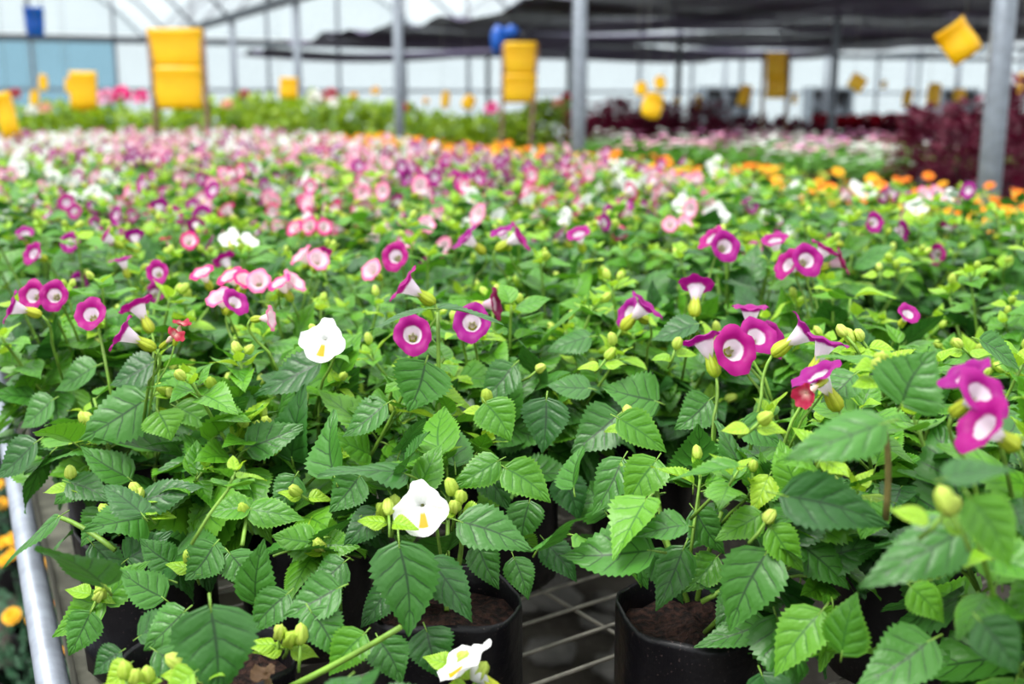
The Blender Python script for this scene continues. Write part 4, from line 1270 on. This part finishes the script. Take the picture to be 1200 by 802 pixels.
# single blooms that stand over the shrubs
SHR = [(px, zc) for px, zc, s in shrubs]
bl_me = {}
def tall_bloom(px, py, zc, col, rad, lab):
    """a bloom on its own tall stem, rising from the shrub row"""
    p = at(px, py, zc)
    t = empty('tall_flower', (p.x, p.y, 0))
    tag(t, lab, 'flower', 'tall flowers over the shrubs')
    obj('stem', Geo().tube([(0, .03, 0), (.02, .02, p.z * .5), (0, 0, p.z)], .006, 5).mesh('stem', M['stem']), t)
    obj('bloom', r.choice(BALL_ME[col]), t, Matrix.Translation((0, 0, p.z)) @ Matrix.Scale(rad / .05, 4))
    for q in range(4):
        a = r.uniform(0, 6.28); z = p.z * r.uniform(.55, .92)
        d = Vector((math.cos(a), math.sin(a), .4))
        obj('leaf', LEAF_ME[0][q], t, basis(d, ZUP, Vector((0, 0, z)) + d * .01, .08, .08, .08))
for (px, py, zc, col, rad, lab) in [
        (124, 116, 7.7, 'soft pink', .055, 'soft pink ball-shaped bloom left of the hot pink ones'.replace('left of', 'next to')),
        (143, 112, 7.7, 'hot pink', .055, 'hot pink ball-shaped bloom, largest of the pink trio'),
        (165, 115, 7.7, 'hot pink', .045, 'smaller hot pink bloom beside the staked yellow cards'),
        (17, 111, 7.8, 'red', .036, 'dark red bloom behind the amber card at the shrub row end'),
        (267, 124, 7.8, 'peach', .036, 'peach round bloom low on the shrubs by the staked cards'),
        (287, 112, 8.0, 'red', .036, 'dull red bloom under the slim post near the gutter beam'),
        (387, 112, 8.0, 'red', .046, 'bright red bloom standing above the shrub row'),
        (370, 116, 8.0, 'white', .050, 'white bloom beside the bright red one'),
        (391, 121, 7.9, 'white', .034, 'small white bloom just below the bright red one'),
        (576, 128, 8.4, 'hot pink', .046, 'hot pink bloom beside the tall double yellow card'),
        (472, 127, 8.4, 'red', .040, 'dull red bloom at the foot of a grey post'),
        (415, 113, 8.4, 'yellow', .026, 'small yellow bloom above the shrubs next to the red bloom'),
        (440, 107, 8.5, 'yellow', .030, 'yellow bloom standing over the shrubs by the net corner post'),
        (664, 115, 8.9, 'red', .040, 'dusky red bloom leaning by the grey post'),
        (654, 122, 8.9, 'peach', .040, 'dusky peach bloom leaning below the red one by the post'),
        (37, 131, 7.6, 'white', .036, 'white bloom low among the shrubs near the ragged yellow card'),
        (53, 128, 7.6, 'peach', .034, 'pale peach bloom low among the shrubs near the ragged yellow card'),
        (499, 119, 8.6, 'yellow', .024, 'small yellow bloom between two grey posts')]:
    tall_bloom(px, py, zc, col, rad, lab)

# maroon foliage plants and the pale bedding plants on the wide bench
def cone_geo(seed, h, rad, n, ls):
    r = random.Random(seed); g = Geo()
    for i in range(n):
        z = r.random() ** .8
        a = r.uniform(0, 6.28); q = rad * (1 - .75 * z) * r.uniform(.4, 1)
        p = Vector((math.cos(a) * q, math.sin(a) * q, .12 + z * (h - .12)))
        d = (Vector((math.cos(a), math.sin(a), .6)) + rand_unit(r) * .5).normalized()
        g.merge(LEAF_XLO[i % 5], basis(d, ZUP + rand_unit(r) * .4, p, ls, ls * .8, ls), 0)
    for i in range(4):
        a = i * 1.6
        g.tube([(0, 0, .1), (math.cos(a) * rad * .2, math.sin(a) * rad * .2, h * .9)], .003, 3, cap=False)
    return g
MAR_ME = [cone_geo(i, .62, .16, 190, .05).mesh('foliage', M['maroon_leaf']) for i in range(4)]
def pale_geo(seed, cols):
    r = random.Random(seed); g = Geo()
    for i in range(60):
        a = r.uniform(0, 6.28); q = .13 * math.sqrt(r.random()); p = Vector((math.cos(a) * q, math.sin(a) * q, r.uniform(.14, .22)))
        d = (Vector((math.cos(a), math.sin(a), .4)) + rand_unit(r) * .5).normalized()
        g.merge(LEAF_XLO[i % 5], basis(d, ZUP, p, .05, .05, .05), 0)
    for i in range(16):
        a = r.uniform(0, 6.28); q = .14 * math.sqrt(r.random()); p = Vector((math.cos(a) * q, math.sin(a) * q, r.uniform(.21, .28)))
        for e in range(5):
            b = e * 1.2566 + a
            g.merge(LEAF_XLO[e], basis(Vector((math.cos(b), math.sin(b), .25)), ZUP + Vector((0, -.5, 0)), p, .02, .026, .02), 1)
    return g
PALE_ME = {c: [pale_geo(i + 7, c).mesh('foliage', [M['leaf_fresh'], M['bloom ' + c]]) for i in range(2)] for c in ('white', 'soft pink', 'mauve', 'red')}
r = random.Random(12)
for i in range(26):
    for v in [3.5 + .24 * q for q in range(9)]:
        u_ = 1.8 + .235 * i
        p = uv(u_ + r.uniform(-.04, .04), v + r.uniform(-.03, .03), BZ + .002)
        px, py, zc = project(p + Vector((0, 0, .3)))
        if zc < 1 or not (670 < px < 1235): continue
        if u_ < 4.0 and px > 1050 or (u_ > 6.6 and px < 850 and v < 5.0):
            t = empty('maroon_plant', p)
            tall = px > 1160 and u_ < 3.4
            tag(t, 'tall maroon-leaved plant beside the thick steel post' if px > 1000 else 'maroon-leaved plant behind the orange marigolds near the twisted yellow card', 'plant', 'maroon plants by the thick post' if px > 1000 else 'maroon plants by the twisted card')
            obj('grow_bag', BAG_ME[i % 3], t)
            s = r.uniform(.62, .84) * (1.22 if tall else 1.0)
            f = obj('foliage', MAR_ME[r.randrange(4)], t, Matrix.Rotation(r.uniform(0, 6), 4, 'Z') @ Matrix.Diagonal((1, 1, s, 1))); f['kind'] = 'stuff'
        elif (i + int(v * 4.2)) % 2 == 0:
            c = r.choice(('white', 'white', 'soft pink', 'soft pink', 'mauve'))
            t = empty('bedding_plant', p)
            tag(t, {'white': 'white', 'soft pink': 'soft pink', 'mauve': 'mauve'}[c] + ' flowering bedding plant on the wide bench behind the posts', 'plant', c + ' bedding plants')
            obj('grow_bag', BAG_ME[i % 3], t)
            f = obj('foliage', PALE_ME[c][i % 2], t, Matrix.Rotation(r.uniform(0, 6), 4, 'Z') @ Matrix.Scale(1.15, 4)); f['kind'] = 'stuff'
# low red-flowering plants in tall pots far off, and green ones that close the view below the wall
for i in range(24):
    px = 700 + i * 23 + r.uniform(-6, 6)
    zc = 12.5 + r.uniform(-.4, .6)
    b = at(px, 140, zc)
    red = px > 975
    t = empty('potted_shrub', (b.x, b.y, 0), r.uniform(0, 6))
    tag(t, 'low dark shrub topped with red flowers before the end wall' if red else 'low maroon shrub standing before the end wall', 'shrub', 'red shrubs before the end wall' if red else 'maroon shrubs before the end wall')
    obj('pot', POT_ME, t)
    f = obj('foliage', SHRUB_MAROON[i % 2] if 'SHRUB_MAROON' in globals() else globals().setdefault('SHRUB_MAROON', [mass_geo(90 + q, 260, .36, .34, 1.06, .10).mesh('foliage', M['maroon_leaf']) for q in range(2)])[i % 2], t)
    f['kind'] = 'stuff'
    if red:
        for q in range(7):
            a = r.uniform(0, 6.28)
            obj('bloom', BALL_ME['red'][q % 3], t, Matrix.Translation((math.cos(a) * .22, math.sin(a) * .22, 1.03 + r.uniform(-.03, .03))) @ Matrix.Scale(1.3, 4))

# ------------------------------------------------------------------ yellow sticky cards and blue things
k = NT('yellow_sticky_card')
tc = k.n('ShaderNodeTexCoord')
nz = k.noise(7, 3, tc.outputs['Object'])
c = k.mix(k.step(nz, 0.3, 0.7), rgba((0.93, 0.55, 0.002)), rgba((0.96, 0.64, 0.006)))
b_ = k.pbr(c, 0.35, 0.5)
t_ = k.n('ShaderNodeBsdfTranslucent')
k.link(c, t_.inputs[0])
M['yellow'] = k.done(k.shader_mix(0.35, b_, t_.outputs[0]))
M['stake'] = plain('weathered_wood_stake', (0.16, 0.09, 0.06), 0.75, 0.3, 0.3, 40, 0.2)
M['thread'] = plain('thin_hanging_wire', (0.25, 0.25, 0.25), 0.5, 0.5)
M['blue'] = plain('bright_blue_plastic', (0.005, 0.10, 0.50), 0.35, 0.5, 0.25, 12)

def card_geo(w, h, bend=0.0, ragged=0.0, seed=0, roundness=0.0, th=.0025):
    """a thin bent card in its XZ plane, centre at the origin, with a front, a back and edges"""
    r = random.Random(seed)
    nx, nz_ = 8, 8
    fr = []
    for i in range(nz_ + 1):
        for j_ in range(nx + 1):
            a, b = j_ / nx * 2 - 1, i / nz_ * 2 - 1
            x, z = a, b
            if roundness:
                e = 1 / math.sqrt(max(1e-6, a * a + b * b)) * max(abs(a), abs(b)) if (a or b) else 1
                x, z = a * (1 - roundness + roundness * e), b * (1 - roundness + roundness * e)
            zz = z * h / 2
            if ragged and i == 0: zz -= ragged * r.uniform(-.4, 1.0)
            fr.append(Vector((x * w / 2, bend * (x * x) + bend * .4 * math.sin(3 * z), zz)))
    bk = [p + Vector((0, th, 0)) for p in fr]
    N = (nx + 1) * (nz_ + 1)
    fs = []
    for i in range(nz_):
        for j_ in range(nx):
            q = (i * (nx + 1) + j_, i * (nx + 1) + j_ + 1, (i + 1) * (nx + 1) + j_ + 1, (i + 1) * (nx + 1) + j_)
            fs.append(q); fs.append(tuple(N + e for e in reversed(q)))
    ring = [j_ for j_ in range(nx + 1)] + [(i * (nx + 1) + nx) for i in range(1, nz_ + 1)] + [nz_ * (nx + 1) + j_ for j_ in range(nx - 1, -1, -1)] + [i * (nx + 1) for i in range(nz_ - 1, 0, -1)]
    for a, b in zip(ring, ring[1:] + ring[:1]): fs.append((a, N + a, N + b, b))
    return Geo().add(fr + bk, fs)

def staked_cards(x0, x1, yt, ym, yb, zc, sl, sr, ground, lab, stake_mat='stake', yaw=0.0, bend=.012):
    """two stakes (top px, foot px) with two cards between them"""
    a, b = at(x0, yt, zc), at(x1, yb, zc)
    c = (a + b) / 2
    t = empty('staked_yellow_cards', (c.x, c.y, ground), yaw)
    tag(t, lab, 'sticky card', 'staked yellow cards')
    o = Vector((c.x, c.y, ground))
    for (p, q) in (sl, sr):
        P, Q = at(p[0], p[1], zc), at(q[0], q[1], zc)
        dirn = (Q - P).normalized()
        Q = P + dirn * ((P.z - ground) / max(.2, -dirn.z))
        obj('stake', Geo().tube([P - o + Vector((0, .012, 0)), Q - o + Vector((0, .012, 0))], .0145, 7).mesh('stake', M[stake_mat]), t)
    wd = (x1 - x0) * zc / F
    for (ya, yb2, dx, sd2) in ((yt, ym, 0, 1), (ym, yb, 4.0, 2)):
        p = at((x0 + x1) / 2 + (dx if yb - yt > 80 else 0), (ya + yb2) / 2, zc)
        obj('card', card_geo(wd * (.88 if sd2 == 2 and yb - yt > 80 else 1), (yb2 - ya) * zc / F * 1.02, bend, 0, sd2).mesh('card', M['yellow']), t, Matrix.Translation(p - o - Vector((0, .006 * sd2, 0))))
staked_cards(173, 237, 34, 79, 127, 5.9, ((173, 34), (184, 165)), ((236, 34), (244, 170)), BZ, 'large double yellow sticky card tied between two dark wooden stakes')
staked_cards(591, 629, 50, 88, 120, 8.4, ((590, 52), (588, 165)), ((630, 52), (622, 165)), .0, 'double yellow sticky card on two brown stakes under a blue bag')
staked_cards(898, 922, 62, 92, 115, 8.9, ((896, 60), (893, 145)), ((925, 62), (921, 145)), .0, 'narrow double yellow sticky card on stakes near the exhaust fans')

def hung_card(px, py, zc, w, h, roll, lab, bend=.01, ragged=0.0, roundness=0.0, yaw=0.0, top=None):
    p = at(px, py, zc)
    W, H = w * zc / F, h * zc / F
    t = empty('hanging_yellow_card', p)
    tag(t, lab, 'sticky card', 'hanging yellow cards')
    R = Matrix.Rotation(yaw, 4, 'Z') @ Matrix.Rotation(roll, 4, 'Y')
    obj('card', card_geo(W, H, bend, ragged * zc / F, int(px), roundness).mesh('card', M['yellow']), t, R)
    cor = [R @ Vector((sx * W / 2 * (1 - .25 * roundness), 0, sz * H / 2 * (1 - .25 * roundness))) for sx in (-1, 0, 1) for sz in (1,)]
    hi = max(cor, key=lambda q: q.z)
    u_, v_ = uv_of(p)
    if top is None:                                 # hangs from the net, or else from the roof film
        top = GUT - .01
        if zc > 10.5 or not (5.7 < u_ < 17.5 and 3.9 < v_ < 12):
            b0 = max(q for q in ROWV if q <= v_)
            top = arch(b0, b0 + 4.77, (v_ - b0) / 4.77)[1] - .01
    ztop = top - p.z
    obj('hanging_wire', Geo().tube([hi, Vector((hi.x, hi.y, ztop))], .0016, 4).mesh('hanging_wire', M['thread']), t)
hung_card(1126, 48, 3.55, 40, 44, -.62, 'large tilted yellow sticky card hanging beside the thick steel post', .02)
hung_card(97, 105, 7.4, 32, 42, .03, 'ragged-edged yellow sticky card hanging over the shrubs near the pink blooms', .01, 6)
hung_card(338, 103, 7.8, 21, 24, .04, 'small square yellow sticky card on a wire above the shrubs')
hung_card(5, 134, 5.6, 22, 50, -.2, 'amber-yellow sticky card drooping at the end of the shrub row', .02, 8)
hung_card(50, 97, 8.2, 11, 20, 0, 'narrow pale yellow card above the shrubs near the ragged card', .008, 0, .6)
hung_card(40, 115, 8.0, 11, 19, .1, 'small yellow card hanging low in front of the shrub tops', .008, 0, .6)
hung_card(80, 100, 8.4, 9, 18, 0, 'slim pale yellow card half hidden behind the ragged card', .008, 0, .4)
hung_card(522, 117, 8.8, 10, 20, .1, 'narrow dull yellow card hanging between two grey posts', .01, 0, .5)
hung_card(549, 120, 8.6, 15, 18, .5, 'small rounded yellow card next to the hot pink bloom', .01, 0, .6)
hung_card(765, 124, 7.0, 25, 31, .25, 'twisted rounded yellow card, largest of three hung together', .02, 0, .6)
hung_card(752, 104, 7.1, 14, 17, .1, 'small round yellow card beside the twisted one', .012, 0, .8)
hung_card(774, 97, 7.1, 14, 17, -.1, 'small round yellow card above the twisted one', .012, 0, .8)
hung_card(873, 112, 9.0, 14, 25, .25, 'slanting yellow card near a dark fan and staked card', .015, 0, .2)
hung_card(818, 121, 11.5, 9, 18, .05, 'tiny yellow card in front of the dark fan by the grey post', .01, 0, .3)
hung_card(1005, 97, 8.0, 19, 18, .55, 'tilted square yellow card against the white end wall', .01)
hung_card(1036, 99, 11.5, 7, 9, .1, 'tiny yellow speck of card on the white end wall')
hung_card(1064, 114, 9.5, 11, 20, .2, 'narrow yellow card at the edge of the dark fan', .012, 0, .3)
hung_card(1095, 111, 9.2, 16, 27, .12, 'yellow card hanging in front of the dark fan', .015, 4, .2)
hung_card(1125, 112, 9.2, 15, 16, 0, 'squarish yellow card between the dark fan and thick post', .01, 0, .3)
hung_card(931, 116, 11.0, 7, 11, 0, 'tiny yellow card at the fan edge by the staked card', .01)
hung_card(794, 118, 11.8, 6, 9, 0, 'tiny pale yellow card behind the slim post', .01)
hung_card(1197, 98, 6.0, 8, 26, .1, 'yellow card over the tall maroon plants', .01, 0, .3)

# blue drum hanging from the roof, and the blue bag over the staked card
def lathe(prof, seg=20):
    vs = []
    for q, z in prof:
        for k in range(seg): vs.append((math.cos(6.28319 * k / seg) * q, math.sin(6.28319 * k / seg) * q, z))
    fs = [(i * seg + k, i * seg + (k + 1) % seg, (i + 1) * seg + (k + 1) % seg, (i + 1) * seg + k) for i in range(len(prof) - 1) for k in range(seg)]
    fs += [tuple(range(seg - 1, -1, -1)), tuple((len(prof) - 1) * seg + k for k in range(seg))]
    return Geo().add(vs, fs)
p = at(42, 43, 8.5)
t = empty('blue_bucket', p)
tag(t, 'blue plastic bucket hanging from the roof frame above the blue wall panels', 'bucket')
obj('body', lathe([(.052, 0), (.062, .01), (.068, .10), (.070, .19), (.075, .195), (.075, .21), (.066, .212)]).mesh('body', M['blue']), t)
obj('handle', Geo().tube([(-.07, 0, .2), (-.05, 0, .28), (0, 0, .31), (.05, 0, .28), (.07, 0, .2)], .005, 6).mesh('handle', M['steel_dark']), t)
obj('hanging_wire', Geo().tube([(0, 0, .31), (0, 0, 3.3 - p.z)], .004, 5).mesh('hanging_wire', M['steel_dark']), t)
def bag_blob(seed, rx, rz):
    r = random.Random(seed); n, m = 14, 9
    ph = [r.uniform(0, 6.28) for _ in range(4)]
    vs = []
    for i in range(m + 1):
        b = math.pi * i / m - math.pi / 2
        for k in range(n):
            a = 2 * math.pi * k / n
            q = 1 + .16 * math.sin(3 * a + ph[0] + b) + .12 * math.sin(5 * a + ph[1] - 3 * b)
            vs.append((math.cos(a) * math.cos(b) * rx * q, math.sin(a) * math.cos(b) * rx * .7 * q, math.sin(b) * rz * (1 + .1 * math.sin(2 * a + ph[2]))))
    return Geo().add(vs, [(i * n + k, i * n + (k + 1) % n, (i + 1) * n + (k + 1) % n, (i + 1) * n + k) for i in range(m) for k in range(n)])
p = at(590, 42, 8.6)
t = empty('blue_bag', p)
tag(t, 'crumpled blue plastic bag hanging above the staked yellow cards', 'bag')
obj('body', bag_blob(3, .055, .105).mesh('body', M['blue']), t, Matrix.Translation((-.045, 0, -.03)))
obj('flap', bag_blob(5, .06, .05).mesh('flap', M['blue']), t, Matrix.Translation((.06, 0, .03)))
obj('hanging_wire', Geo().tube([(0, 0, .03), (0, 0, GUT + .1 - p.z)], .003, 5).mesh('hanging_wire', M['thread']), t)

print('plants', len(PLANTS), 'mid', n_mid, 'far', n_far, 'objects', len(bpy.data.objects))
